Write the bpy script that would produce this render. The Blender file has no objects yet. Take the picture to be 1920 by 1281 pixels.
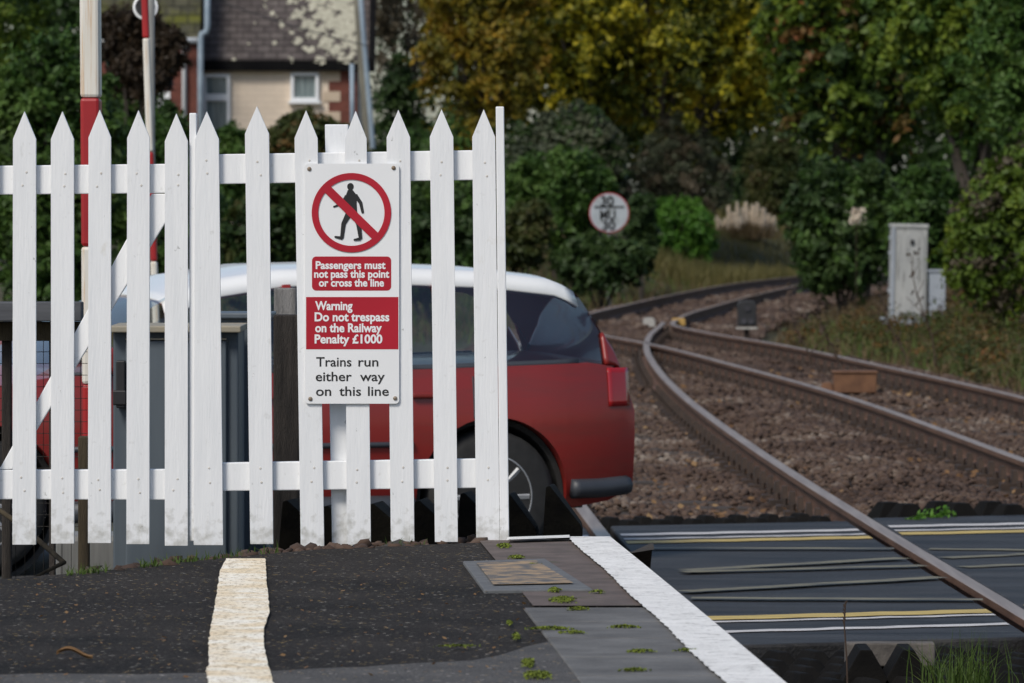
import bpy, bmesh, math, random
import numpy as np
from mathutils import Vector, Matrix

random.seed(7)
rng = np.random.default_rng(11)
S = bpy.context.scene
COL = S.collection
R = math.radians

# ------------------------------------------------------------------ camera, sky, sun, exposure
F = 10667.0          # focal length in photo pixels (200 mm on 36 mm)
HC = 1.67            # lens height above the rail heads (z = 0)
VH = 373.0           # horizon row in the photo
cam_d = bpy.data.cameras.new('camera')
cam = bpy.data.objects.new('camera', cam_d); COL.objects.link(cam)
cam.location = (0, 0, HC); cam.rotation_euler = (R(90), 0, 0)
cam_d.lens = 200.0; cam_d.sensor_width = 36.0
cam_d.shift_y = -(640.5 - VH) / 1920.0
cam_d.clip_start = 0.5; cam_d.clip_end = 3000
cam_d.dof.use_dof = True; cam_d.dof.focus_distance = 18.0; cam_d.dof.aperture_fstop = 12.0
S.camera = cam

SUN_EL, SUN_AZ = 46.0, 214.0     # azimuth: clockwise from +Y; sun stands behind the camera
w = bpy.data.worlds.new('World'); S.world = w; w.use_nodes = True
nt = w.node_tree; nt.nodes.clear()
sky = nt.nodes.new('ShaderNodeTexSky'); sky.sky_type = 'NISHITA'; sky.sun_disc = False
sky.sun_elevation = R(SUN_EL); sky.sun_rotation = R(SUN_AZ)
sky.air_density = 1.0; sky.dust_density = 1.5; sky.ozone_density = 1.0
bg = nt.nodes.new('ShaderNodeBackground'); bg.inputs['Strength'].default_value = 0.10
wo = nt.nodes.new('ShaderNodeOutputWorld')
nt.links.new(sky.outputs[0], bg.inputs[0]); nt.links.new(bg.outputs[0], wo.inputs[0])
sd = bpy.data.lights.new('sun', 'SUN'); sd.energy = 2.3; sd.angle = R(16); sd.color = (1, 0.94, 0.85)
sun = bpy.data.objects.new('sun', sd); COL.objects.link(sun)
_a, _e = R(SUN_AZ), R(SUN_EL)
sdir = Vector((math.sin(_a) * math.cos(_e), math.cos(_a) * math.cos(_e), math.sin(_e)))
sun.rotation_euler = sdir.to_track_quat('Z', 'Y').to_euler()
S.view_settings.view_transform = 'Standard'; S.view_settings.look = 'None'
S.view_settings.gamma = 1.0; S.view_settings.exposure = 0.22
S.render.engine = 'CYCLES'
S.cycles.max_bounces = 6; S.cycles.transparent_max_bounces = 8

# ------------------------------------------------------------------ helpers
def P(u, v, Y):                       # photo pixel at distance Y
    return Vector(((u - 960) * Y / F, Y, HC - (v - VH) * Y / F))
def G(u, v, z=0.0):                   # photo pixel on the level z
    Y = F * (HC - z) / (v - VH)
    return Vector(((u - 960) * Y / F, Y, z))

def tag(o, label=None, cat=None, group=None, kind=None):
    if label: o['label'] = label
    if cat: o['category'] = cat
    if group: o['group'] = group
    if kind: o['kind'] = kind
    return o
def empty(name, loc, label, cat, group=None, rz=0.0):
    o = bpy.data.objects.new(name, None); COL.objects.link(o)
    o.location = loc; o.rotation_euler = (0, 0, rz); o.empty_display_size = 0.2
    return tag(o, label, cat, group)

class MB:
    def __init__(s): s.v = []; s.f = []; s.m = []
    def add(s, vs, fs, m=0):
        n = len(s.v); s.v += [tuple(v) for v in vs]
        s.f += [tuple(n + i for i in f) for f in fs]; s.m += [m] * len(fs); return s
    def box(s, c, sz, m=0, rot=None, taper=1.0):
        x, y, z = [a / 2 for a in sz]
        vs = [Vector((sx * x * (taper if sz_ > 0 else 1), sy * y * (taper if sz_ > 0 else 1), sz_ * z)) for sz_ in (-1, 1) for sy in (-1, 1) for sx in (-1, 1)]
        if rot is not None: vs = [rot @ v for v in vs]
        c = Vector(c)
        return s.add([v + c for v in vs], [(0, 2, 3, 1), (4, 5, 7, 6), (0, 1, 5, 4), (2, 6, 7, 3), (0, 4, 6, 2), (1, 3, 7, 5)], m)
    def prism(s, pts, axis, a, b, m=0):          # polygon pts (2D) swept along axis 'y' (x,z) or 'z' (x,y) or 'x' (y,z)
        def mk(p, t):
            return {'y': (p[0], t, p[1]), 'z': (p[0], p[1], t), 'x': (t, p[0], p[1])}[axis]
        n = len(pts)
        vs = [mk(p, a) for p in pts] + [mk(p, b) for p in pts]
        fs = [tuple(range(n))[::-1], tuple(range(n, 2 * n))] + [(i, (i + 1) % n, n + (i + 1) % n, n + i) for i in range(n)]
        return s.add(vs, fs, m)
    def tube(s, path, rad, k=8, m=0):
        path = [Vector(p) for p in path]
        rs = rad if isinstance(rad, (list, tuple)) else [rad] * len(path)
        vs = []
        for i, p in enumerate(path):
            d = (path[min(i + 1, len(path) - 1)] - path[max(i - 1, 0)])
            d = d.normalized() if d.length > 1e-9 else Vector((0, 0, 1))
            a = d.orthogonal().normalized() if i == 0 else (pa - d * pa.dot(d)).normalized()
            pa = a; b = d.cross(a)
            for j in range(k):
                t = 2 * math.pi * j / k
                vs.append(p + (a * math.cos(t) + b * math.sin(t)) * rs[i])
        fs = [(i * k + j, i * k + (j + 1) % k, (i + 1) * k + (j + 1) % k, (i + 1) * k + j) for i in range(len(path) - 1) for j in range(k)]
        fs += [tuple(range(k))[::-1], tuple((len(path) - 1) * k + j for j in range(k))]
        return s.add(vs, fs, m)
    def lathe(s, prof, c, ax, k=32, m=0):        # prof: (radius, along) round axis ax through c
        ax = Vector(ax).normalized(); a = ax.orthogonal().normalized(); b = ax.cross(a); c = Vector(c)
        vs = []
        for r, t in prof:
            for j in range(k):
                an = 2 * math.pi * j / k
                vs.append(c + ax * t + (a * math.cos(an) + b * math.sin(an)) * r)
        n = len(prof)
        fs = [(i * k + j, i * k + (j + 1) % k, (i + 1) * k + (j + 1) % k, (i + 1) * k + j) for i in range(n - 1) for j in range(k)]
        fs += [tuple(range(k))[::-1], tuple((n - 1) * k + j for j in range(k))]
        return s.add(vs, fs, m)
    def build(s, name, mats, parent=None, bevel=0, smooth=False, seg=2):
        me = bpy.data.meshes.new(name); me.from_pydata(s.v, [], s.f)
        for m in (mats if isinstance(mats, (list, tuple)) else [mats]): me.materials.append(m)
        me.polygons.foreach_set('material_index', s.m)
        bm = bmesh.new(); bm.from_mesh(me); bmesh.ops.recalc_face_normals(bm, faces=bm.faces)
        bm.to_mesh(me); bm.free()
        if smooth: me.polygons.foreach_set('use_smooth', [True] * len(me.polygons))
        o = bpy.data.objects.new(name, me); COL.objects.link(o)
        if parent is not None: attach(o, parent)
        if bevel:
            b = o.modifiers.new('bevel', 'BEVEL'); b.width = bevel; b.segments = seg; b.limit_method = 'ANGLE'; b.angle_limit = R(35)
        return o
def wm(o):                                        # world matrix without a depsgraph update
    m = Matrix.LocRotScale(o.location, o.rotation_euler, o.scale)
    return wm(o.parent) @ o.matrix_parent_inverse @ m if o.parent else m
def attach(o, parent):                            # parent, keeping world coordinates of the mesh
    o.parent = parent; o.matrix_parent_inverse = wm(parent).inverted()

def np_mesh(name, verts, faces, mats, parent=None, smooth=False, mi=None):
    verts = np.asarray(verts, dtype=np.float32); faces = np.asarray(faces, dtype=np.int32)
    me = bpy.data.meshes.new(name); k = faces.shape[1]
    me.vertices.add(len(verts)); me.vertices.foreach_set('co', verts.ravel())
    me.loops.add(faces.size); me.loops.foreach_set('vertex_index', faces.ravel())
    me.polygons.add(len(faces))
    me.polygons.foreach_set('loop_start', np.arange(0, faces.size, k, dtype=np.int32))
    if mi is not None: me.polygons.foreach_set('material_index', np.asarray(mi, dtype=np.int32))
    if smooth: me.polygons.foreach_set('use_smooth', np.ones(len(faces), dtype=bool))
    me.update(calc_edges=True); me.validate()
    for m in (mats if isinstance(mats, (list, tuple)) else [mats]): me.materials.append(m)
    o = bpy.data.objects.new(name, me); COL.objects.link(o)
    if parent is not None: attach(o, parent)
    return o

# ------------------------------------------------------------------ materials
def mat(name, ramp, scale=5.0, rough=0.6, metal=0.0, detail=6, bump=0.0, bscale=60.0, spec=0.5, stretch=(1, 1, 1),
        rand=False, transl=0.0, extra=None, coat=0.0, clip=None):
    m = bpy.data.materials.new(name); m.use_nodes = True
    n = m.node_tree; L = n.links; b = n.nodes['Principled BSDF']
    tc = n.nodes.new('ShaderNodeTexCoord'); mp = n.nodes.new('ShaderNodeMapping'); mp.inputs['Scale'].default_value = stretch
    L.new(tc.outputs['Object'], mp.inputs['Vector'])
    no = n.nodes.new('ShaderNodeTexNoise'); no.inputs['Scale'].default_value = scale; no.inputs['Detail'].default_value = detail
    L.new(mp.outputs[0], no.inputs['Vector'])
    cr = n.nodes.new('ShaderNodeValToRGB')
    e = cr.color_ramp.elements
    k = len(ramp); lo, hi = clip or (0.3, 0.7)
    while len(e) < k: e.new(0.5)
    for i, c in enumerate(ramp):
        if len(c) == 4: pos, c = c[0], c[1:]
        else: pos = lo + (hi - lo) * i / max(1, k - 1)
        e[i].position = pos; e[i].color = (*c, 1)
    fac = no.outputs['Fac']
    if rand:
        ge = n.nodes.new('ShaderNodeNewGeometry'); mx = n.nodes.new('ShaderNodeMix'); mx.inputs[0].default_value = 0.30
        mr = n.nodes.new('ShaderNodeMapRange'); mr.inputs[3].default_value = 0.2; mr.inputs[4].default_value = 0.8
        L.new(ge.outputs['Random Per Island'], mr.inputs[0])
        L.new(fac, mx.inputs[2]); L.new(mr.outputs[0], mx.inputs[3]); fac = mx.outputs[0]
    L.new(fac, cr.inputs[0]); L.new(cr.outputs[0], b.inputs['Base Color'])
    b.inputs['Roughness'].default_value = rough; b.inputs['Metallic'].default_value = metal
    b.inputs['Specular IOR Level'].default_value = spec; b.inputs['Coat Weight'].default_value = coat
    if bump:
        nb = n.nodes.new('ShaderNodeTexNoise'); nb.inputs['Scale'].default_value = bscale; nb.inputs['Detail'].default_value = 4
        L.new(mp.outputs[0], nb.inputs['Vector'])
        bp = n.nodes.new('ShaderNodeBump'); bp.inputs['Strength'].default_value = bump; bp.inputs['Distance'].default_value = 0.01
        L.new(nb.outputs['Fac'], bp.inputs['Height']); L.new(bp.outputs[0], b.inputs['Normal'])
    if transl:
        t = n.nodes.new('ShaderNodeBsdfTranslucent'); ms = n.nodes.new('ShaderNodeMixShader'); ms.inputs[0].default_value = transl
        L.new(cr.outputs[0], t.inputs[0]); L.new(b.outputs[0], ms.inputs[1]); L.new(t.outputs[0], ms.inputs[2])
        L.new(ms.outputs[0], n.nodes['Material Output'].inputs[0])
    m['cr'] = cr.name
    if extra: extra(m, n, L, b, cr, mp)
    return m

def overlay(color, scale, lo, hi, stretch=(1, 1, 1), detail=5, amount=1.0):
    """patches of another colour (stain, moss, wear) with a shape of their own"""
    def f(m, n, L, b, cr, mp):
        src = b.inputs['Base Color'].links[0].from_socket
        mp2 = n.nodes.new('ShaderNodeMapping'); mp2.inputs['Scale'].default_value = stretch; mp2.inputs['Location'].default_value = (3.1, 7.7, 1.3)
        tc = n.nodes.new('ShaderNodeTexCoord'); L.new(tc.outputs['Object'], mp2.inputs[0])
        no = n.nodes.new('ShaderNodeTexNoise'); no.inputs['Scale'].default_value = scale; no.inputs['Detail'].default_value = detail
        no.inputs['Roughness'].default_value = 0.65
        L.new(mp2.outputs[0], no.inputs['Vector'])
        mr = n.nodes.new('ShaderNodeMapRange'); mr.inputs[1].default_value = lo; mr.inputs[2].default_value = hi; mr.inputs[4].default_value = amount
        L.new(no.outputs['Fac'], mr.inputs[0])
        mx = n.nodes.new('ShaderNodeMix'); mx.data_type = 'RGBA'; mx.inputs[7].default_value = (*color, 1)
        L.new(mr.outputs[0], mx.inputs[0]); L.new(src, mx.inputs[6]); L.new(mx.outputs[2], b.inputs['Base Color'])
    return f
def multi(*fs):
    def f(*a):
        for g in fs: g(*a)
    return f
def basedirt(m, n, L, b, cr, mp):         # splashed soil and algae at the foot of the boards
    src = b.inputs['Base Color'].links[0].from_socket
    tc = n.nodes.new('ShaderNodeTexCoord'); sp = n.nodes.new('ShaderNodeSeparateXYZ'); L.new(tc.outputs['Object'], sp.inputs[0])
    mr = n.nodes.new('ShaderNodeMapRange'); mr.inputs[1].default_value = .57; mr.inputs[2].default_value = .74; mr.inputs[3].default_value = .34; mr.inputs[4].default_value = 0
    L.new(sp.outputs[2], mr.inputs[0])
    no = n.nodes.new('ShaderNodeTexNoise'); no.inputs['Scale'].default_value = 38; no.inputs['Detail'].default_value = 6; L.new(tc.outputs['Object'], no.inputs[0])
    ad = n.nodes.new('ShaderNodeMath'); ad.operation = 'ADD'; L.new(no.outputs[0], ad.inputs[0]); L.new(mr.outputs[0], ad.inputs[1])
    m2 = n.nodes.new('ShaderNodeMapRange'); m2.inputs[1].default_value = .66; m2.inputs[2].default_value = .92; m2.inputs[4].default_value = .45; L.new(ad.outputs[0], m2.inputs[0])
    mx = n.nodes.new('ShaderNodeMix'); mx.data_type = 'RGBA'; mx.inputs[7].default_value = (.20, .19, .13, 1)
    L.new(m2.outputs[0], mx.inputs[0]); L.new(src, mx.inputs[6]); L.new(mx.outputs[2], b.inputs['Base Color'])
def brickwork(c1, c2, mortar, bw, bh, vertical=True, ms=0.01):
    def f(m, n, L, b, cr, mp):
        src = b.inputs['Base Color'].links[0].from_socket
        br = n.nodes.new('ShaderNodeTexBrick'); br.inputs['Scale'].default_value = 1.0
        br.inputs['Brick Width'].default_value = bw; br.inputs['Row Height'].default_value = bh
        br.inputs['Mortar Size'].default_value = ms; br.inputs['Color1'].default_value = (*c1, 1); br.inputs['Color2'].default_value = (*c2, 1)
        br.inputs['Mortar'].default_value = (*mortar, 1); br.inputs['Bias'].default_value = 0.0
        tc = n.nodes.new('ShaderNodeTexCoord')
        if vertical:
            sp = n.nodes.new('ShaderNodeSeparateXYZ'); cb = n.nodes.new('ShaderNodeCombineXYZ')
            L.new(tc.outputs['Object'], sp.inputs[0]); L.new(sp.outputs[0], cb.inputs[0]); L.new(sp.outputs[2], cb.inputs[1]); L.new(cb.outputs[0], br.inputs[0])
        else: L.new(tc.outputs['Object'], br.inputs[0])
        mx = n.nodes.new('ShaderNodeMix'); mx.data_type = 'RGBA'; mx.blend_type = 'MULTIPLY'; mx.inputs[0].default_value = 1
        L.new(src, mx.inputs[6]); L.new(br.outputs[0], mx.inputs[7]); L.new(mx.outputs[2], b.inputs['Base Color'])
        bp = n.nodes.new('ShaderNodeBump'); bp.inputs['Strength'].default_value = 0.6; bp.inputs['Distance'].default_value = 0.02; bp.invert = True
        L.new(br.outputs['Fac'], bp.inputs['Height']); L.new(bp.outputs[0], b.inputs['Normal'])
    return f
def aggregate(m, n, L, b, cr, mp):      # pale and yellow chips in asphalt
    src = b.inputs['Base Color'].links[0].from_socket
    tc = n.nodes.new('ShaderNodeTexCoord'); vo = n.nodes.new('ShaderNodeTexVoronoi'); vo.inputs['Scale'].default_value = 120
    L.new(tc.outputs['Object'], vo.inputs['Vector'])
    sp = n.nodes.new('ShaderNodeSeparateColor'); L.new(vo.outputs['Color'], sp.inputs[0])
    c2 = n.nodes.new('ShaderNodeValToRGB'); e = c2.color_ramp.elements
    e[0].position = 0.0; e[0].color = (0.0, 0.0, 0.0, 1); e[1].position = 0.80; e[1].color = (0.0, 0.0, 0.0, 1)
    for p, c in ((0.88, (0.018, 0.016, 0.014)), (0.96, (0.07, 0.064, 0.055)), (0.98, (0.2, 0.14, 0.05)), (0.99, (0.28, 0.26, 0.23))):
        q = e.new(p); q.color = (*c, 1)
    c2.color_ramp.interpolation = 'CONSTANT'
    L.new(sp.outputs[0], c2.inputs[0])
    mx = n.nodes.new('ShaderNodeMix'); mx.data_type = 'RGBA'; mx.blend_type = 'ADD'; mx.inputs[0].default_value = 1
    L.new(src, mx.inputs[6]); L.new(c2.outputs[0], mx.inputs[7]); L.new(mx.outputs[2], b.inputs['Base Color'])
    bp = n.nodes.new('ShaderNodeBump'); bp.inputs['Strength'].default_value = 0.8; bp.inputs['Distance'].default_value = 0.006; bp.invert = True
    L.new(vo.outputs['Distance'], bp.inputs['Height']); L.new(bp.outputs[0], b.inputs['Normal'])

M = {}
M['white'] = mat('white_paint', [(0.74, 0.755, 0.77), (0.80, 0.81, 0.82)], 6, 0.5, bump=0.13, bscale=25, stretch=(6, 6, 0.6),
                 extra=multi(overlay((0.42, 0.42, 0.38), 9, 0.66, 0.80, (3, 3, 0.8), amount=0.4), overlay((0.42, 0.36, 0.22), 4, 0.67, 0.80, (1.5, 1, 1), amount=0.5), overlay((0.30, 0.31, 0.30), 45, 0.69, 0.73, (1, 1, 0.6), amount=0.7), basedirt))
M['nail'] = mat('nail_head', [(0.50, 0.47, 0.42), (0.66, 0.64, 0.60)], 30, 0.6)
M['signwhite'] = mat('sign_enamel', [(0.76, 0.77, 0.78), (0.81, 0.82, 0.83)], 3, 0.3)
M['signred'] = mat('sign_red', [(0.36, 0.004, 0.018), (0.42, 0.006, 0.022)], 4, 0.35)
M['black'] = mat('sign_black', [(0.008, 0.008, 0.009), (0.014, 0.014, 0.014)], 4, 0.5)
M['screw'] = mat('rusty_screw', [(0.18, 0.12, 0.07), (0.30, 0.25, 0.2)], 40, 0.5, metal=0.6)
M['asphalt'] = mat('platform_asphalt', [(0.013, 0.011, 0.010), (0.029, 0.025, 0.022)], 2.2, 0.9, spec=0.2, extra=multi(overlay((0.007, 0.0065, 0.006), 1.6, 0.48, 0.62, amount=0.8), overlay((0.045, 0.04, 0.035), 4.5, 0.6, 0.75, amount=0.5), aggregate))
M['asphalt2'] = mat('worn_asphalt', [(0.045, 0.043, 0.042), (0.085, 0.08, 0.076)], 5, 0.85, extra=aggregate)
M['roadasphalt'] = mat('road_asphalt', [(0.035, 0.035, 0.037), (0.06, 0.06, 0.06)], 2, 0.8, extra=aggregate)
M['edgepaint'] = mat('white_line_paint', [(0.70, 0.69, 0.66), (0.84, 0.83, 0.80)], 14, 0.6, bump=0.5, bscale=80,
                     extra=overlay((0.16, 0.15, 0.13), 26, 0.56, 0.66, (1, 1.6, 1), amount=0.7))
M['yellowpaint'] = mat('yellow_line_paint', [(0.82, 0.68, 0.46), (0.95, 0.90, 0.78)], 9, 0.6, bump=0.6, bscale=90, clip=(0.38, 0.62),
                       extra=multi(overlay((0.30, 0.20, 0.07), 75, 0.54, 0.61, (1, .7, 1), amount=0.85)))
M['slab'] = mat('paving_slab', [(0.08, 0.078, 0.075), (0.15, 0.148, 0.143)], 6, 0.8, bump=0.5, bscale=40, extra=overlay((0.07, 0.065, 0.06), 4, 0.5, 0.75, (1, 4, 1), amount=0.7))
M['slabred'] = mat('brown_coping', [(0.075, 0.058, 0.05), (0.13, 0.10, 0.088)], 9, 0.85, bump=0.5, bscale=40, extra=overlay((0.05, 0.055, 0.02), 8, 0.58, 0.7, amount=0.6))
M['slabtan'] = mat('worn_lettering_slab', [(0.085, 0.09, 0.095), (0.14, 0.145, 0.15)], 20, 0.8, bump=0.3)
M['tan'] = mat('tan_worn_paint', [(0.09, 0.09, 0.09), (0.34, 0.24, 0.14)], 22, 0.8, stretch=(0.8, 1.3, 1), clip=(0.44, 0.58))
M['moss'] = mat('moss', [(0.06, 0.085, 0.010), (0.17, 0.21, 0.016)], 30, 0.9, rand=True)
M['soil'] = mat('dark_soil', [(0.016, 0.013, 0.010), (0.045, 0.036, 0.027)], 6, 0.95, bump=0.8, bscale=30)
M['ground'] = mat('verge_ground', [(0.030, 0.026, 0.014), (0.055, 0.048, 0.02), (0.05, 0.06, 0.022)], 1.3, 0.95, bump=0.8, bscale=12)
M['ballastbed'] = mat('ballast_bed', [(0.035, 0.026, 0.02), (0.08, 0.06, 0.046)], 25, 0.95, bump=1.0, bscale=30)
M['stone'] = mat('ballast_stone', [(0.022, 0.013, 0.009), (0.058, 0.033, 0.022), (0.10, 0.066, 0.047), (0.26, 0.22, 0.18)], 0.5, 0.9, rand=True, clip=(0.3, 0.72))
M['rust'] = mat('rail_rust', [(0.075, 0.036, 0.02), (0.14, 0.072, 0.042)], 12, 0.75, bump=0.3, stretch=(1, 0.15, 1))
M['railtop'] = mat('rail_head', [(0.30, 0.20, 0.14), (0.48, 0.36, 0.27)], 6, 0.38, metal=0.6, stretch=(4, 0.15, 1))
M['timber'] = mat('sleeper_timber', [(0.028, 0.021, 0.017), (0.07, 0.055, 0.045)], 5, 0.9, bump=0.5, stretch=(0.6, 6, 6))
M['chair'] = mat('rail_chair_iron', [(0.022, 0.014, 0.010), (0.05, 0.03, 0.02)], 15, 0.8)
M['rubber'] = mat('deck_rubber', [(0.015, 0.014, 0.0135), (0.038, 0.035, 0.033)], 1.8, 0.55, spec=0.28, bump=0.5, bscale=90, stretch=(0.7, 2.2, 1),
                  extra=multi(overlay((0.06, 0.06, 0.062), 1.6, 0.48, 0.72, (0.35, 2.5, 1), amount=0.7), overlay((0.09, 0.085, 0.075), 9, 0.56, 0.7, (0.3, 2.5, 1), amount=0.45), overlay((0.005, 0.005, 0.005), 3, 0.55, 0.65, (0.25, 2, 1), amount=0.8)))
M['deckwhite'] = mat('deck_white_line', [(0.42, 0.40, 0.39), (0.68, 0.66, 0.64)], 9, 0.6, stretch=(0.5, 3, 1), extra=overlay((0.08, 0.08, 0.08), 12, 0.6, 0.72, (0.5, 3, 1), amount=0.8))
M['deckyellow'] = mat('deck_yellow_line', [(0.36, 0.26, 0.07), (0.62, 0.46, 0.14)], 9, 0.6, stretch=(0.5, 3, 1), extra=overlay((0.08, 0.07, 0.04), 12, 0.58, 0.72, (0.5, 3, 1), amount=0.8))
M['deckhatch'] = mat('worn_yellow_hatching', [(0.045, 0.043, 0.04), (0.20, 0.18, 0.11)], 7, 0.6, stretch=(0.35, 4, 1), clip=(0.36, 0.56))
M['blackrubber'] = mat('guard_rubber', [(0.003, 0.003, 0.003), (0.009, 0.008, 0.007)], 8, 0.9, spec=0.15, bump=0.3)
M['wedge'] = mat('guard_timber', [(0.004, 0.0035, 0.003), (0.014, 0.012, 0.008)], 9, 0.95, spec=0.15, bump=0.5, stretch=(1, .3, 1))
M['cabinet'] = mat('slate_grey_steel', [(0.072, 0.092, 0.112), (0.10, 0.122, 0.142)], 3, 0.5, stretch=(6, 6, 0.5), extra=overlay((0.10, 0.07, 0.04), 12, 0.68, 0.75, amount=0.7))
M['cabedge'] = mat('cabinet_lip', [(0.25, 0.24, 0.2), (0.36, 0.30, 0.20)], 8, 0.6)
M['darkwood'] = mat('dark_post_timber', [(0.016, 0.013, 0.011), (0.05, 0.042, 0.036)], 5, 0.9, bump=0.8, stretch=(9, 9, 0.7))
M['greywood'] = mat('weathered_timber', [(0.16, 0.155, 0.15), (0.30, 0.29, 0.28)], 5, 0.9, bump=0.8, stretch=(8, 8, 0.8))
M['railwood'] = mat('handrail_timber', [(0.055, 0.058, 0.065), (0.10, 0.105, 0.115)], 5, 0.9, stretch=(0.8, 8, 8))
M['brownwood'] = mat('brown_post_timber', [(0.03, 0.022, 0.012), (0.085, 0.065, 0.036)], 5, 0.9, bump=0.6, stretch=(9, 9, 0.7))
M['wire'] = mat('wire_mesh', [(0.012, 0.012, 0.012), (0.03, 0.026, 0.022)], 8, 0.6, metal=0.5)
M['boomwhite'] = mat('boom_white', [(0.62, 0.58, 0.5), (0.78, 0.76, 0.70)], 3, 0.45, stretch=(3, 3, 0.5), extra=overlay((0.50, 0.27, 0.09), 7, 0.52, 0.72, (14, 1, 0.5), amount=0.75))
M['boomred'] = mat('boom_red', [(0.30, 0.010, 0.014), (0.42, 0.016, 0.016)], 3, 0.45)
M['postgrey'] = mat('galvanised_post', [(0.14, 0.14, 0.135), (0.24, 0.24, 0.225)], 5, 0.6, stretch=(9, 9, 0.6))
M['polegrey'] = mat('mossy_pole', [(0.10, 0.095, 0.075), (0.20, 0.19, 0.15)], 3, 0.85, stretch=(5, 5, 0.5))
M['pipeblue'] = mat('blue_grey_pipe', [(0.20, 0.26, 0.32), (0.30, 0.37, 0.43)], 3, 0.5)
M['render'] = mat('cream_wall', [(0.70, 0.59, 0.47), (0.78, 0.66, 0.53)], 1.5, 0.9, extra=brickwork((1, 1, 1), (0.95, 0.95, 0.95), (0.88, 0.88, 0.88), 0.45, 0.15))
M['brick'] = mat('red_brick', [(0.13, 0.04, 0.028), (0.19, 0.06, 0.042)], 3, 0.9, extra=brickwork((1, 1, 1), (0.7, 0.7, 0.7), (0.9, 1.0, 1.0), 0.225, 0.075))
M['whitewash'] = mat('white_stucco', [(0.70, 0.71, 0.72), (0.80, 0.81, 0.82)], 3, 0.8)
M['quoin'] = mat('cream_quoin', [(0.46, 0.37, 0.27), (0.54, 0.44, 0.34)], 3, 0.9)
M['tile'] = mat('roof_tile', [(0.07, 0.058, 0.055), (0.14, 0.12, 0.112)], 2.5, 0.9, extra=multi(
    brickwork((1, 1, 1), (0.62, 0.60, 0.62), (0.30, 0.28, 0.28), 0.34, 0.165, ms=0.018)))
M['lichen'] = mat('roof_lichen', [(0.28, 0.27, 0.21), (0.50, 0.48, 0.38)], 8, 0.95, rand=True)
M['mosstile'] = mat('mossy_tile', [(0.045, 0.045, 0.03), (0.085, 0.08, 0.05)], 2.5, 0.95, extra=multi(overlay((0.10, 0.105, 0.012), 1.6, 0.48, 0.62, amount=0.95),
    brickwork((1, 1, 1), (0.75, 0.75, 0.7), (0.35, 0.35, 0.3), 0.36, 0.22, ms=0.022)))
M['upvc'] = mat('window_frame', [(0.72, 0.74, 0.76), (0.78, 0.80, 0.82)], 3, 0.4)
M['pane'] = mat('window_glass', [(0.10, 0.14, 0.15), (0.22, 0.27, 0.28)], 2.0, 0.12, stretch=(4, 1, 0.5), clip=(0.38, 0.62))
M['fascia'] = mat('black_fascia', [(0.004, 0.004, 0.005), (0.008, 0.008, 0.008)], 4, 0.9, spec=.1)
M['bark'] = mat('bark', [(0.028, 0.023, 0.017), (0.075, 0.062, 0.05)], 4, 0.95, bump=0.8, stretch=(4, 4, 0.8))
M['twig'] = mat('pale_twig', [(0.16, 0.13, 0.095), (0.30, 0.26, 0.20)], 4, 0.9, rand=True)
M['deadstem'] = mat('dead_stem', [(0.035, 0.022, 0.016), (0.07, 0.045, 0.03)], 4, 0.9)
def leafm(name, *cols, scale=0.5, clip=(0.3, 0.7)): return mat(name, list(cols), scale, 0.55, rand=True, transl=0.3, detail=3, clip=clip, spec=0.3)
M['l_yellow'] = leafm('yellow_autumn_leaves', (0.025, 0.042, 0.006), (0.10, 0.115, 0.010), (0.33, 0.29, 0.014), (0.50, 0.39, 0.022), scale=0.55, clip=(.34, .66))
M['l_orange'] = leafm('orange_autumn_leaves', (0.05, 0.06, 0.010), (0.17, 0.14, 0.012), (0.38, 0.21, 0.018), scale=0.8)
M['l_dark'] = leafm('dark_green_leaves', (0.016, 0.034, 0.010), (0.036, 0.07, 0.018), (0.07, 0.115, 0.032), scale=0.8)
M['l_green'] = leafm('mid_green_leaves', (0.02, 0.048, 0.010), (0.055, 0.115, 0.02), (0.11, 0.18, 0.04), scale=0.8)
M['l_bright'] = leafm('bright_green_leaves', (0.03, 0.085, 0.010), (0.065, 0.17, 0.018), (0.12, 0.24, 0.03), scale=0.8)
M['l_willow'] = leafm('yellow_green_leaves', (0.026, 0.052, 0.008), (0.085, 0.14, 0.014), (0.20, 0.25, 0.025), scale=0.6)
M['l_grey'] = leafm('grey_green_leaves', (0.035, 0.047, 0.028), (0.075, 0.09, 0.05), (0.12, 0.125, 0.075), scale=0.8)
M['l_brown'] = leafm('brown_twiggy_leaves', (0.04, 0.034, 0.02), (0.085, 0.07, 0.042), (0.14, 0.115, 0.075), scale=0.8)
M['l_copper'] = leafm('copper_leaves', (0.016, 0.012, 0.008), (0.035, 0.024, 0.014), (0.055, 0.036, 0.02), scale=0.8)
M['l_russet'] = leafm('russet_leaves', (0.05, 0.055, 0.014), (0.12, 0.075, 0.018), (0.22, 0.08, 0.025), scale=0.8)
M['l_hedge'] = leafm('mixed_hedge_leaves', (0.025, 0.045, 0.010), (0.06, 0.075, 0.018), (0.10, 0.07, 0.03), scale=1.0)
M['grassdry'] = leafm('dry_grass', (0.05, 0.035, 0.016), (0.11, 0.075, 0.035), (0.18, 0.125, 0.06), scale=0.8)
M['grassgreen'] = leafm('green_grass', (0.03, 0.06, 0.012), (0.07, 0.12, 0.02), (0.14, 0.17, 0.04), scale=0.8)
M['fallen'] = leafm('fallen_leaves', (0.10, 0.055, 0.03), (0.22, 0.12, 0.05), (0.36, 0.24, 0.12), scale=3)
M['l_straw'] = leafm('straw_green_grass', (0.06, 0.065, 0.018), (0.14, 0.125, 0.04), (0.22, 0.18, 0.07), scale=0.8)
M['plume'] = mat('pampas_plume', [(0.78, 0.67, 0.54), (0.88, 0.79, 0.66)], 5, 0.95, rand=True, transl=0.35)
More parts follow.
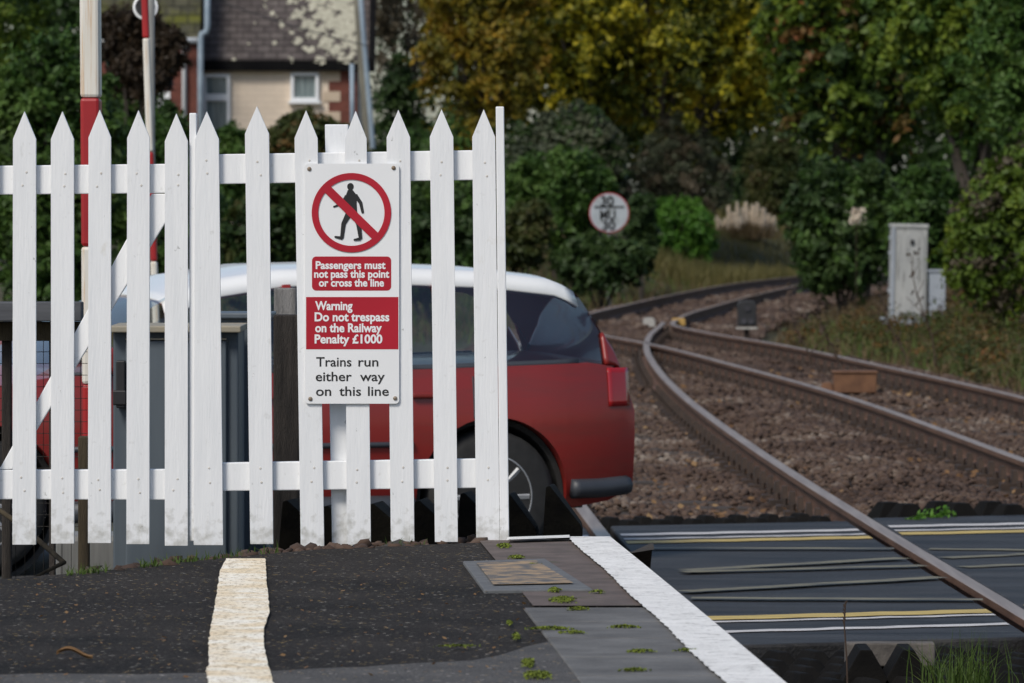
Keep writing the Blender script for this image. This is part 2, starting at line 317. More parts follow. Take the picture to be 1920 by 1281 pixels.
M['boardgrey'] = mat('weathered_board', [(0.34, 0.38, 0.41), (0.42, 0.46, 0.49)], 5, 0.6, extra=overlay((0.2, 0.22, 0.2), 4, .55, .7, amount=.6))
M['relay'] = mat('relay_cabinet_grey', [(0.30, 0.31, 0.31), (0.40, 0.405, 0.395)], 3, 0.55, stretch=(3, 3, 0.6), extra=overlay((0.12, 0.12, 0.11), 5, 0.52, 0.68, (3, 3, 0.5), amount=0.75))
M['relayblue'] = mat('relay_cabinet_side', [(0.26, 0.29, 0.33), (0.33, 0.36, 0.40)], 3, 0.55)
M['signalbox'] = mat('signal_black', [(0.010, 0.010, 0.012), (0.025, 0.025, 0.027)], 5, 0.5)
M['lens'] = mat('signal_lens', [(0.05, 0.05, 0.06), (0.12, 0.12, 0.14)], 5, 0.1)
M['orangebox'] = mat('ochre_cover', [(0.30, 0.17, 0.03), (0.42, 0.26, 0.06)], 5, 0.6)
M['palebox'] = mat('pale_concrete', [(0.30, 0.29, 0.27), (0.45, 0.44, 0.41)], 9, 0.85)
M['blockgrey'] = mat('dirty_concrete', [(0.07, 0.062, 0.055), (0.14, 0.125, 0.11)], 14, 0.9, bump=0.4)
M['brownbox'] = mat('rusty_box', [(0.10, 0.045, 0.022), (0.18, 0.085, 0.04)], 8, 0.8)
M['carred'] = mat('car_red', [(0.21, 0.013, 0.010), (0.24, 0.016, 0.012)], 1, 0.4, coat=0.35, extra=overlay((0.10, 0.03, 0.022), 3, 0.5, 0.75, (0.4, 1, 2.5), amount=0.5))
M['carroof'] = mat('car_white_roof', [(0.78, 0.79, 0.78), (0.82, 0.82, 0.81)], 1, 0.25, coat=0.5)
M['cartrim'] = mat('car_grey_trim', [(0.03, 0.034, 0.042), (0.05, 0.055, 0.065)], 4, 0.5)
M['tyre'] = mat('tyre_rubber', [(0.012, 0.012, 0.012), (0.022, 0.022, 0.022)], 20, 0.85)
M['rim'] = mat('alloy_rim', [(0.36, 0.37, 0.38), (0.45, 0.46, 0.47)], 5, 0.6, metal=0.5)
M['seat'] = mat('seat_fabric', [(0.02, 0.021, 0.023), (0.04, 0.04, 0.043)], 30, 0.9)
M['tail'] = mat('tail_lens', [(0.30, 0.006, 0.008), (0.36, 0.008, 0.01)], 3, 0.12, coat=0.5)
M['headl'] = mat('headlight_lens', [(0.5, 0.52, 0.54), (0.6, 0.62, 0.64)], 3, 0.1)
def glassmat():
    m = bpy.data.materials.new('car_glass'); m.use_nodes = True; n = m.node_tree; L = n.links
    n.nodes.remove(n.nodes['Principled BSDF'])
    t = n.nodes.new('ShaderNodeBsdfTransparent'); t.inputs[0].default_value = (0.84, 0.88, 0.88, 1)
    g = n.nodes.new('ShaderNodeBsdfGlossy'); g.inputs['Roughness'].default_value = 0.03; g.inputs[0].default_value = (0.9, 0.93, 0.95, 1)
    fr = n.nodes.new('ShaderNodeFresnel'); fr.inputs[0].default_value = 1.7
    no = n.nodes.new('ShaderNodeTexNoise'); no.inputs['Scale'].default_value = 2.0
    ma = n.nodes.new('ShaderNodeMath'); ma.operation = 'MULTIPLY_ADD'; ma.inputs[1].default_value = 0.03; L.new(no.outputs[0], ma.inputs[0]); L.new(fr.outputs[0], ma.inputs[2])
    x = n.nodes.new('ShaderNodeMixShader'); L.new(ma.outputs[0], x.inputs[0]); L.new(t.outputs[0], x.inputs[1]); L.new(g.outputs[0], x.inputs[2])
    L.new(x.outputs[0], n.nodes['Material Output'].inputs[0]); return m
M['glass'] = glassmat()

# ------------------------------------------------------------------ track alignment (metres, from the rail heads)
def curve(pts):
    pts = np.array(pts, float); y, x = pts[:, 0], pts[:, 1]
    m = np.gradient(x, y)
    def f(q):
        q = np.asarray(q, float); i = np.clip(np.searchsorted(y, q) - 1, 0, len(y) - 2)
        h = y[i + 1] - y[i]; t = (q - y[i]) / h
        r = (2*t**3 - 3*t**2 + 1) * x[i] + (t**3 - 2*t**2 + t) * h * m[i] + (-2*t**3 + 3*t**2) * x[i+1] + (t**3 - t**2) * h * m[i+1]
        return r
    return f
xB = curve([(5, 4.15), (20, 3.80), (36.4, 3.28), (49.2, 2.77), (57, 2.25), (65.5, 1.60), (71, 1.00), (75.5, 0.69), (80, 0.90), (90.4, 1.86), (102, 3.1), (113.5, 4.55), (125.4, 6.7), (140, 10.2), (160, 17), (200, 36)])
xA = lambda y: xB(y) + 1.46
xC = curve([(5, 2.60), (22.9, 2.06), (28.9, 1.87), (39, 1.61), (48.5, 1.455), (56, 1.43), (64.3, 1.52), (70, 1.70), (76.4, 2.02), (78, 2.08)])
xD = curve([(5, 1.165), (22.9, 0.625), (28.9, 0.435), (39, 0.175), (48.5, 0.02), (56.2, -0.01), (66.7, 0.12), (72, 0.37), (76.0, 0.62), (78, 0.72)])

# road frame
RD = Vector((math.cos(R(19.5)), math.sin(R(19.5)), 0)); RN = Vector((-RD.y, RD.x, 0))
RO = Vector((0.6, 25.2, 0))                   # road centre
def road(a, b, z=0): p = RO + RD * a + RN * b; return Vector((p.x, p.y, z))
def road_ab(x, y): d = Vector((x, y, 0)) - RO; return d.dot(RD), d.dot(RN)
RB0, RB1 = -3.55, 3.95                        # near and far edge of the deck

def sstep(a, b, x): t = np.clip((x - a) / (b - a), 0, 1); return t * t * (3 - 2 * t)
def height(x, y):
    x = np.asarray(x, float); y = np.asarray(y, float)
    yc = np.clip(y, 5, 200)
    r = x - xA(yc) - 1.6; l = np.where(yc < 77, np.minimum(xD(np.clip(yc, 5, 77)), xB(yc)), xB(yc)) - 1.6 - x
    h = -0.36 + 0 * x
    far = sstep(38, 60, y)
    h = h + far * 1.6 * sstep(0.6, 9, r) + sstep(78, 105, y) * 1.0 * sstep(0.2, 4.0, l)
    h = h + 1.2 * sstep(3, 30, r) * far + 1.2 * sstep(130, 165, y)
    b = (x - RO.x) * RN.x + (y - RO.y) * RN.y
    nearroad = sstep(6.5, 4.6, np.abs(b - 0.2))
    intrack = (r < 0.5) & (l < 0.5)
    h = h + nearroad * np.where(intrack, 0.0, 0.30)
    h = h + 0.05 * np.sin(x * 1.7 + y * 0.9) * np.cos(x * 0.6 - y * 1.3) * sstep(0, 2, np.maximum(r, l)) * far
    return h

# ------------------------------------------------------------------ ground
def axis(lo, hi, step, out, n=14):
    core = np.arange(lo, hi + 1e-6, step); g = np.geomspace(1, out, n)
    return np.concatenate([lo - g[::-1], core, hi + g])
gx = axis(-14, 24, 0.5, 1200); gy = axis(8, 150, 0.6, 1200)
GX, GY = np.meshgrid(gx, gy); GZ = height(GX, GY)
nx, ny = len(gx), len(gy)
idx = np.arange(nx * ny).reshape(ny, nx)
fc = np.stack([idx[:-1, :-1], idx[:-1, 1:], idx[1:, 1:], idx[1:, :-1]], -1).reshape(-1, 4)
ground = np_mesh('ground', np.stack([GX, GY, GZ], -1).reshape(-1, 3), fc, M['ground'], smooth=True); tag(ground, kind='structure')

# ballast bed: follows the tracks
by = np.concatenate([np.arange(6, 80, 0.7), np.arange(80, 150, 1.5)]); rows = []
for y in by:
    lft = (min(float(xD(min(y, 77.5))), float(xB(y))) if y < 77.5 else float(xB(y))) - 0.75
    rgt = float(xA(y)) + 0.75
    rows.append([(lft - 0.5, y, -0.50), (lft, y, -0.215), ((lft + rgt) / 2, y, -0.215), (rgt, y, -0.215), (rgt + 0.5, y, -0.50)])
V = np.array(rows).reshape(-1, 3); idx = np.arange(len(V)).reshape(len(by), 5)
fc = np.stack([idx[:-1, :-1], idx[:-1, 1:], idx[1:, 1:], idx[1:, :-1]], -1).reshape(-1, 4)
tag(np_mesh('ballast_bed', V, fc, M['ballastbed']), kind='structure')

# loose ballast stones: one mesh of many small rocks
def rocks(name, pos, size, material, parent=None):
    n = len(pos); t = (1 + 5 ** .5) / 2
    iv = np.array([(-1, t, 0), (1, t, 0), (-1, -t, 0), (1, -t, 0), (0, -1, t), (0, 1, t), (0, -1, -t), (0, 1, -t), (t, 0, -1), (t, 0, 1), (-t, 0, -1), (-t, 0, 1)]) / 1.9
    fi = np.array([(0, 11, 5), (0, 5, 1), (0, 1, 7), (0, 7, 10), (0, 10, 11), (1, 5, 9), (5, 11, 4), (11, 10, 2), (10, 7, 6), (7, 1, 8), (3, 9, 4), (3, 4, 2), (3, 2, 6), (3, 6, 8), (3, 8, 9), (4, 9, 5), (2, 4, 11), (6, 2, 10), (8, 6, 7), (9, 8, 1)])
    v = iv[None] * (0.72 + 0.5 * rng.random((n, 12, 1)))
    sc = size[:, None, None] * np.stack([1 + .5 * rng.random(n), 1 + .3 * rng.random(n), .62 + .25 * rng.random(n)], -1)[:, None]
    a = rng.random(n) * 6.28; c, s_ = np.cos(a), np.sin(a)
    v = v * sc
    tl = (rng.random((n, 2)) - .5) * 1.0
    v[..., 2] += v[..., 0] * tl[:, :1] + v[..., 1] * tl[:, 1:]
    x = v[..., 0] * c[:, None] - v[..., 1] * s_[:, None]; y = v[..., 0] * s_[:, None] + v[..., 1] * c[:, None]
    v = np.stack([x, y, v[..., 2]], -1) + pos[:, None]
    f = fi[None] + (np.arange(n) * 12)[:, None, None]
    return np_mesh(name, v.reshape(-1, 3), f.reshape(-1, 3), material, parent)
def stone_field(n, y0, y1, size, seed):
    r = np.random.default_rng(seed)
    y = y0 + (y1 - y0) * r.random(n)
    l = np.where(y < 77.5, np.minimum(xD(np.clip(y, 5, 77.5)), xB(y)), xB(y)) - 1.0; rt = xA(y) + 1.15
    x = l + (rt - l) * r.random(n)
    b = (x - RO.x) * RN.x + (y - RO.y) * RN.y
    keep = (b > RB1 + 0.05) | (b < RB0 - 0.6)
    x, y = x[keep], y[keep]
    edge = np.minimum(x - l[keep], rt[keep] - x)
    z = -0.208 - 0.18 * np.clip(0.35 - edge, 0, 1) + 0.03 * r.random(len(x))
    # heap a little between the rails, stay low right at the rail feet
    for fx in (xA, xB, xC, xD):
        d = np.abs(x - fx(np.clip(y, 5, 77.5))); z -= 0.05 * np.clip(1 - d / 0.13, 0, 1)
    d1 = np.abs(x - (xB(y) + xC(np.clip(y, 5, 77.5))) / 2)
    z += 0.09 * np.clip(1 - d1 / 0.6, 0, 1) * sstep(60, 45, y)
    z += 0.03 * np.sin(x * 5 + y * 1.7) * np.sin(y * 0.9 - x)
    return np.stack([x, y, z], -1), size * (0.6 + 0.9 * r.random(len(x)) ** 1.5)
p1, s1 = stone_field(62000, 27, 48, 0.021, 1); p2, s2 = stone_field(36000, 48, 80, 0.027, 2); p3, s3 = stone_field(14000, 80, 120, 0.045, 3)
o = rocks('ballast', np.concatenate([p1, p2, p3]), np.concatenate([s1, s2, s3]), M['stone']); tag(o, 'brown and grey loose ballast stones heaped between the rails', 'ballast', kind='stuff')

n = 900; yl_ = 31 + 30 * rng.random(n) ** 1.3; xl_ = xD(yl_) + .1 + (xA(yl_) - xD(yl_)) * rng.random(n)
LEAVES = np.stack([xl_, yl_, -.165 + .03 * rng.random(n)], -1)
# ------------------------------------------------------------------ road across the line
mb = MB()
def quad(mb, p, m=0, dz=0.25):
    vs = [Vector(q) for q in p]; n = len(vs)
    lo = [v - Vector((0, 0, dz)) for v in vs]
    mb.add(vs + lo, [tuple(range(n))] + [(i, n + i, n + (i + 1) % n, (i + 1) % n) for i in range(n)], m)
def rail_road_pts(fx, off, b0, b1, z, k=6):          # points along a rail between two road offsets
    out = []
    for i in range(k + 1):
        b = b0 + (b1 - b0) * i / k
        y = 25.0
        for _ in range(12):                             # solve b(x(y)+off, y) = b
            x = float(fx(y)) + off
            y += (b - ((x - RO.x) * RN.x + (y - RO.y) * RN.y)) / RN.y
        out.append(Vector((float(fx(y)) + off, y, z)))
    return out
def panel(f0, o0, f1, o1, z):
    a = rail_road_pts(f0, o0, RB0, RB1, z); b = rail_road_pts(f1, o1, RB0, RB1, z); return a + b[::-1]
roadmb = MB()
ZL, ZM, ZR = -0.022, -0.012, -0.004
quad(roadmb, panel(xD, -0.95, xD, -0.045, ZL)); quad(roadmb, panel(xD, 0.085, xC, -0.085, ZM - 0.006))
quad(roadmb, panel(xC, 0.042, xB, -0.042, ZR)); quad(roadmb, panel(xB, 0.085, xA, -0.085, ZR)); quad(roadmb, panel(xA, 0.042, xA, 1.0, ZR))
deck = roadmb.build('road_deck', M['rubber'], bevel=0.012); tag(deck, kind='structure')
mb = MB()
lf = rail_road_pts(xD, -0.96, RB0 + .05, RB1 - .05, -0.03)
quad(mb, [road(-40, RB0 + .05, -.03)] + lf + [road(-40, RB1 - .05, -.03)])
rt = rail_road_pts(xA, 1.01, RB0 + .05, RB1 - .05, -0.012)
quad(mb, [rt[0], road(45, RB0 + .05, -.012), road(45, RB1 - .05, -.012)] + rt[1:][::-1])
tag(mb.build('road', M['roadasphalt']), kind='structure')
# painted lines: pieces between the rails, 4 mm above the deck
def line(b, wid, name, m, pieces=((xD, -0.93, xD, -0.06, ZL), (xD, 0.10, xC, -0.10, ZM - .006), (xC, 0.055, xB, -0.06, ZR), (xB, 0.1, xA, -0.1, ZR))):
    mb = MB()
    for f0, o0, f1, o1, z in pieces:
        a = rail_road_pts(f0, o0, b, b + wid, z + .004, 1); c = rail_road_pts(f1, o1, b, b + wid, z + .004, 1)
        k = 14; vs = []
        for i in range(k + 1):
            t = i / k; j = 0.012 * math.sin(i * 1.7 + b * 3)
            vs += [a[0].lerp(c[0], t) + RN * j, a[1].lerp(c[1], t) + RN * (j + 0.01 * math.sin(i * 2.3))]
        mb.add(vs, [(2 * i, 2 * i + 2, 2 * i + 3, 2 * i + 1) for i in range(k)])
    return mb.build(name, m, deck)
def boff(u, v, z=-0.015): p = G(u, v, z); return road_ab(p.x, p.y)[1]
line(boff(1600, 1180), 0.10, 'white_line', M['deckwhite'])
line(boff(1600, 1161), 0.07, 'white_line', M['deckwhite'])
line(boff(1600, 1156), 0.19, 'yellow_line', M['deckyellow'])
line(boff(1400, 1015), 0.20, 'yellow_line', M['deckyellow'])
line(boff(1400, 1007.5), 0.09, 'white_line', M['deckwhite'])
line(boff(1400, 1000), 0.16, 'white_line', M['deckwhite'])
# worn yellow box hatching, from its own end points on the deck
for (u0, v0, u1, v1, z) in ((1205, 1029, 1676, 1030, ZM), (1284, 1071, 1693, 1048, ZM), (1280, 1074, 1732, 1062, ZM), (1282, 1111, 1766, 1084, ZM), (1296, 1123, 1843, 1126, ZM),
                            (1742, 1031, 2010, 1034, ZR), (1772, 1048, 2020, 1036, ZR), (1806, 1065, 2020, 1056, ZR), (1925, 1126, 2040, 1127, ZR)):
    a, b = G(u0, v0, z + .0), G(u1, v1, z + .0); d = (b - a); n_ = Vector((-d.y, d.x, 0)).normalized() * 0.055
    mb = MB(); k = 20; vs = []
    for i in range(k + 1):
        q = a + d * (i / k) + Vector((0, 0, .005)); j = n_ * (0.12 * math.sin(i * .7 + u0)); vs += [q - n_ + j, q + n_ + j]
    mb.add(vs, [(2 * i, 2 * i + 2, 2 * i + 3, 2 * i + 1) for i in range(k)]); mb.build('hatch_line', M['deckhatch'], deck)

# ------------------------------------------------------------------ rails
def rail(fx, y0, y1, label, inner=0.0):
    ys = list(np.arange(y0, min(y1, 84), 0.6)) + list(np.arange(84, y1, 1.5)) + [y1]
    prof = [(-.036, -.004), (-.028, 0), (.028, 0), (.036, -.004), (.035, -.035), (.010, -.048), (.009, -.125), (.070, -.150), (.070, -.160), (-.070, -.160), (-.070, -.150), (-.009, -.125), (-.010, -.048), (-.035, -.035)]
    mi = [1, 1, 1] + [0] * 11; k = len(prof); vs = []; fs = []; ms = []
    for y in ys:
        x = float(fx(y)); d = (float(fx(y + .05)) - float(fx(y - .05))) / .1; c = 1 / math.sqrt(1 + d * d)
        for px, pz in prof: vs.append((x + px * c, y - px * d * c, pz))
    for i in range(len(ys) - 1):
        for j in range(k): fs.append((i * k + j, i * k + (j + 1) % k, (i + 1) * k + (j + 1) % k, (i + 1) * k + j)); ms.append(mi[j])
    fs += [tuple(range(k))[::-1], tuple(range((len(ys) - 1) * k, len(ys) * k))]; ms += [0, 0]
    mb = MB(); mb.v = vs; mb.f = fs; mb.m = ms
    return tag(mb.build('rail', [M['rust'], M['railtop']]), label, 'rail')
rail(xA, 12, 150, 'rusty steel rail farthest right, nearest the grey relay cabinet')
rail(xB, 12, 150, 'rusty rail of the right-hand track, passing in front of the brown box')
rail(xC, 12, 77.2, 'long curved rail with worn bright head that crosses the near deck diagonally')
rail(xD, 12, 77.2, 'rail of the near track closest to the platform, mostly behind the red car')

# sleepers with their rail chairs
def sleeper(y, fl, fr, rails, name_lab, grp, e=0.5):
    xl, xr = float(fl(y)) - e, float(fr(y)) + e
    t = empty('sleeper', ((xl + xr) / 2, y, -.30), name_lab, 'sleeper', grp)
    MB().box(((xl + xr) / 2, y, -.25), (xr - xl, .24, .12)).build('timber', M['timber'], t, bevel=.012)
    for fx in rails:
        x = float(fx(y)); mb = MB()
        mb.box((x, y, -.168), (.34, .20, .048)); mb.box((x - .075, y, -.105), (.045, .13, .085), taper=.7); mb.box((x + .075, y, -.105), (.045, .13, .085), taper=.7)
        mb.tube([(x - .12, y, -.15), (x - .12, y, -.105)], .018, 6); mb.tube([(x + .12, y, -.15), (x + .12, y, -.105)], .018, 6)
        mb.build('rail_chair', M['chair'], t)
y = 30.6
while y < 78:
    yy = y
    if y < 53:
        b1 = road_ab(float(xC(y)), y)[1]
        if b1 > RB1 + .15: sleeper(y, xD, xC, (xD, xC), 'dark timber sleeper under the curved near track behind the car', 'sleepers of the near track')
        yb = y + 2.0
        if road_ab(float(xB(yb)), yb)[1] > RB1 + .15: sleeper(yb, xB, xA, (xB, xA), 'dark timber sleeper half buried in ballast under the right-hand track', 'sleepers of the right-hand track')
    else:
        if y > 55.2: sleeper(y, xD if xD(min(y, 77.5)) < xB(y) else xB, xA, (xD, xC, xB, xA) if y < 77 else (xB, xA), 'long dark timber under both tracks where they join', 'long timbers of the junction')
    y += .62

# ------------------------------------------------------------------ platform
ZP = 0.59
def GP(u, v, dz=0.0):
    p = G(u, v, ZP); p.z = ZP + dz; return p
def edge(y): return 0.312 - 0.0567 * (y - 18.0) - 0.0011 * (18 - y) ** 2 * 0.4
outl = [(edge(y), y) for y in np.linspace(-4, 18.0, 23)] + [(0.18, 18.05), (-.02, 17.92), (-.35, 17.72), (-.62, 17.5), (-.78, 17.25), (-.93, 17.0), (-1.08, 16.72), (-1.25, 16.42), (-1.5, 16.1), (-4.2, 15.2), (-5.5, 15.0), (-5.5, -4)]
mb = MB(); n = len(outl)
mb.add([(x, y, ZP) for x, y in outl] + [(x, y, -.6) for x, y in outl], [tuple(range(n))] + [(i, n + i, n + (i + 1) % n, (i + 1) % n) for i in range(n)])
plat = mb.build('platform', M['asphalt']); tag(plat, kind='structure')
def strip(name, L_, Rr, m, dz=.004, parent=plat):
    mb = MB(); vs = []
    for a, b in zip(L_, Rr): vs += [Vector(a) + Vector((0, 0, dz)), Vector(b) + Vector((0, 0, dz))]
    mb.add(vs, [(2 * i, 2 * i + 1, 2 * i + 3, 2 * i + 2) for i in range(len(L_) - 1)]); return mb.build(name, m, parent)
ys = np.concatenate([np.linspace(-4, 12, 60), np.linspace(12.02, 18.0, 400)])
def wob(y, s): return 0.003 * math.sin(y * 3.1 + s) + 0.001 * math.sin(y * 13.3 + s * 2) + 0.0015 * math.sin(y * 47 + s) + 0.001 * math.sin(y * 91 + s)
strip('edge_line', [(edge(y) - .137 + wob(y, 1), y, ZP) for y in ys], [(edge(y) - .002, y, ZP) for y in ys], M['edgepaint'], .012)
# coping course left of the white line: brown coping at the far end, grey slabs nearer
strip('coping', [(edge(y) - .42, y, ZP) for y in np.linspace(15.05, 17.95, 20)], [(edge(y) - .12, y, ZP) for y in np.linspace(15.05, 17.95, 20)], M['slabred'], .004)
yy = 14.95
for k in range(9):
    l_ = .50 + .1 * ((k * 37) % 5) / 5; y0, y1 = yy - l_ + .012, yy
    mb = MB(); x0, x1, x2, x3 = edge(y0) - .45, edge(y0) - .12, edge(y1) - .12, edge(y1) - .45 + .0
    quad(mb, [(x0, y0, ZP + .006), (x1, y0, ZP + .006), (x2, y1, ZP + .006), (x3, y1, ZP + .006)], dz=.05)
    mb.build('paving_slab', M['slab'], plat, bevel=.004); yy -= l_
# grey worn asphalt band in the foreground
def bandy(x): return 12.9 + 0.42 * sstep(-.8, .12, x) + .62 * sstep(-.12, .16, x)
xs = np.linspace(-5.4, 0.16, 90)
strip('asphalt_patch', [(x, -3.9, ZP) for x in xs], [(x, float(bandy(x)) + .012 * math.sin(x * 23) + .01 * math.sin(x * 61), ZP) for x in xs], M['asphalt2'], .003)
# square slab with worn tan marking
c4 = [GP(868, 1058), GP(1022, 1053), GP(1112, 1111), GP(908, 1113)]
mb = MB(); quad(mb, [(p.x, p.y, ZP + .009) for p in (c4[3], c4[2], c4[1], c4[0])], dz=.04); sl = mb.build('inset_slab', M['slabtan'], plat, bevel=.003)
q = [GP(893, 1063), GP(1005, 1059), GP(1075, 1102), GP(925, 1105)]
strip('worn_marking', [q[0] + (q[3] - q[0]) * (i / 14) for i in range(15)], [q[1] + (q[2] - q[1]) * (i / 14) for i in range(15)], M['tan'], .0135)
# hand-painted yellow line
yl = [(1052, 424, 497), (1075, 412, 499), (1100, 409, 500), (1130, 405, 503), (1152, 400, 506), (1165, 397, 502), (1185, 394, 494), (1215, 391, 495), (1254, 392, 502), (1260, 386, 506), (1281, 390, 511), (1340, 392, 528), (1600, 395, 590), (2300, 400, 760)]
yv = np.array([a for a, _, _ in yl]); LL, RR = [], []
for v in list(np.arange(1052, 1290, 3.0)) + list(np.arange(1300, 2300, 40)):
    a = np.interp(v, yv, [b for _, b, _ in yl]) + rng.normal(0, .7); b = np.interp(v, yv, [c for _, _, c in yl]) + rng.normal(0, .7)
    LL.append(GP(a, v)); RR.append(GP(b, v))
strip('yellow_line', LL, RR, M['yellowpaint'], .008)
e1, e2 = [GP(950, 1021.5), GP(1010, 1019.5), GP(1068, 1017.5)], [GP(952, 1016.5), GP(1010, 1014.5), GP(1068, 1012.5)]
strip('end_line', e1, e2, M['edgepaint'], .016)

# moss along the joints (many small tufts, one mesh)
def leaf_quads(c, nrm, size, asp=0.5):
    n = len(c); nrm = nrm / (np.linalg.norm(nrm, axis=1, keepdims=True) + 1e-9)
    t = rng.normal(size=(n, 3)); t -= nrm * (t * nrm).sum(1, keepdims=True); t /= (np.linalg.norm(t, axis=1, keepdims=True) + 1e-9)
    b = np.cross(nrm, t); s_ = size[:, None]
    v = np.stack([c - t * s_ * .5, c + b * s_ * asp * .5 + t * s_ * .05, c + t * s_ * .55, c - b * s_ * asp * .5 + t * s_ * .05], 1)
    return v.reshape(-1, 3), (np.arange(n * 4).reshape(n, 4))
def moss_spots(spots, name, label):
    cs = []
    for (u, v, rx, ry, n) in spots:
        p = GP(u, v); k = np.clip(rng.normal(size=(n, 2)) * .5, -1.2, 1.2)
        h = .004 * np.exp(-(k ** 2).sum(1))
        cs.append(np.stack([p.x + k[:, 0] * rx, p.y + k[:, 1] * ry * 1.6, ZP + .006 + h + .004 * rng.random(n)], -1))
    c = np.concatenate(cs); nr = rng.normal(size=c.shape) * .6 + np.array([0, 0, 1])
    v, f = leaf_quads(c, nr, .004 + .005 * rng.random(len(c)), .8)
    return tag(np_mesh(name, v, f, M['moss']), label, 'moss', kind='stuff')
moss_spots([(945, 1028, .018, .05, 500), (968, 1050, .02, .03, 350), (1000, 1065, .02, .03, 200), (1055, 1130, .03, .06, 700), (1040, 1112, .015, .04, 300), (1085, 1148, .025, .02, 250), (1030, 1185, .05, .012, 500), (1075, 1193, .03, .012, 200),
            (990, 1250, .012, .06, 500), (1008, 1272, .025, .05, 700), (968, 1200, .008, .06, 200), (955, 1175, .006, .05, 150), (1170, 1182, .035, .01, 250), (1205, 1228, .03, .01, 250), (1290, 1227, .03, .008, 160), (1190, 1264, .03, .01, 250), (860, 1219, .05, .01, 120), (1120, 1116, .02, .01, 120)],
           'moss', 'bright yellow-green moss growing in the joints of the platform slabs')
# litter of pale chips and small leaves on the asphalt
n = 420; uu = rng.uniform(0, 1000, n); vv = rng.uniform(1060, 1280, n); keep = (uu < 380) | (uu > 520) ; cs = [GP(a, b, .006) for a, b in zip(uu[keep], vv[keep]) if GP(a, b).y < 16.0 or a > 450]
c = np.array([tuple(p) for p in cs]); v, f = leaf_quads(c, np.array([0, 0, 1.]) + rng.normal(size=c.shape) * .25, .007 + .010 * rng.random(len(c)) ** 2, .7)
tag(np_mesh('leaf_litter', v, f, M['fallen']), 'scattered tiny leaves and chips on the dark platform asphalt', 'leaf litter', kind='stuff')
v, f = leaf_quads(LEAVES, np.array([0, -.3, 1.]) + rng.normal(size=LEAVES.shape) * .4, .03 + .04 * rng.random(len(LEAVES)), .7)
tag(np_mesh('track_litter', v, f, M['fallen']), 'brown and yellow fallen leaves lying on the ballast', 'leaf litter', kind='stuff')
def dead_leaf(u, v, L_, lab):
    p = GP(u, v, .012); mb = MB(); vs = []
    k = 9
    for i in range(k):
        t = i / (k - 1); wd = .35 * L_ * math.sin(math.pi * min(.98, t + .02)) * .5; zz = .010 * math.sin(t * 5)
        vs += [(p.x + (t - .5) * L_, p.y - wd, p.z + zz + .006), (p.x + (t - .5) * L_, p.y, p.z + zz), (p.x + (t - .5) * L_, p.y + wd, p.z + zz + .008)]
    mb.add(vs, [(3 * i + j, 3 * i + 3 + j, 3 * i + 4 + j, 3 * i + 1 + j) for i in range(k - 1) for j in (0, 1)])
    o = mb.build('fallen_leaf', M['fallen']); s_ = o.modifiers.new('solid', 'SOLIDIFY'); s_.thickness = .001
    tag(o, lab, 'leaf')
dead_leaf(140, 1237, .085, 'dry brown curled leaf lying on the asphalt left of the yellow line')

# soil strip with grass and stones behind the platform end
ssx = np.linspace(-3.5, .45, 60); V = []; 
for x in ssx:
    ye = float(np.interp(x, [-3.5, -1.5, -1.25, -1.08, -.93, -.78, -.62, -.35, -.02, .18, .45], [15.4, 16.1, 16.42, 16.72, 17.0, 17.25, 17.5, 17.72, 17.92, 18.02, 18.02]))
    top = ZP - .02 + .02 * math.sin(x * 13) - (0.10 if x < -1.05 else 0)
    V += [(x, ye - .03, top), (x, ye + .15, top + .012 * math.sin(x * 31)), (x, ye + .5, top - .10), (x, ye + 1.3, .18), (x, ye + 2.2, -.08)]
V = np.array(V); idx = np.arange(len(V)).reshape(len(ssx), 5)
tag(np_mesh('bank', V, np.stack([idx[:-1, :-1], idx[1:, :-1], idx[1:, 1:], idx[:-1, 1:]], -1).reshape(-1, 4), M['soil'], smooth=True), kind='structure')
pos = []; 
for i in range(260):
    u = rng.uniform(-20, 940); ye = np.interp((u - 960) * 17.4 / F, [-1.5, -1.25, -.93, -.62, -.02], [16.1, 16.42, 17.0, 17.5, 17.92])
    pos.append(((u - 960) * (ye + .1) / F, ye + rng.uniform(-.02, .3), ZP - .012 - (.09 if u < 150 else 0)))
o = rocks('rubble', np.array(pos), .008 + .02 * rng.random(len(pos)) ** 2, M['stone']); tag(o, 'small stones and rubble along the earth foot of the white fence', 'rubble', kind='stuff')

# ------------------------------------------------------------------ white picket fence and gate
YF = 17.95; SF = F / YF
def fx_(u): return (u - 960) / SF
def fz_(v): return HC - (v - VH) / SF
def picket(ut, ub, wt, wb, vt, vb, y, parent):          # top / bottom centre, widths, all from the fence plane
    mb = MB(); sh = 52
    pts = [(fx_(ub - wb / 2), fz_(vb)), (fx_(ub + wb / 2), fz_(vb)), (fx_(ut + wt / 2 ), fz_(vt + sh)), (fx_(ut), fz_(vt)), (fx_(ut - wt / 2), fz_(vt + sh))]
    mb.prism(pts, 'y', y - .011, y + .011)
    rt_, rb_ = (316, 891) if parent is fence else (338, 909)
    for v in (rt_ - 12, rt_ + 12, rb_ - 12, rb_ + 12):
        t = (v - vt) / (vb - vt); u = ut + (ub - ut) * t + rng.uniform(-6, 6)
        mb.lathe([(.0042, 0), (.0036, .0012), (.001, .0016)], (fx_(u), y - .0108, fz_(v + rng.uniform(-3, 3))), (0, -1, 0), 8, m=1)
    return mb.build('picket', [M['white'], M['nail']], parent, bevel=.0025)
fence = empty('picket_fence', (fx_(650), YF, fz_(1020)), 'white wooden picket fence panel carrying the railway warning sign', 'fence')
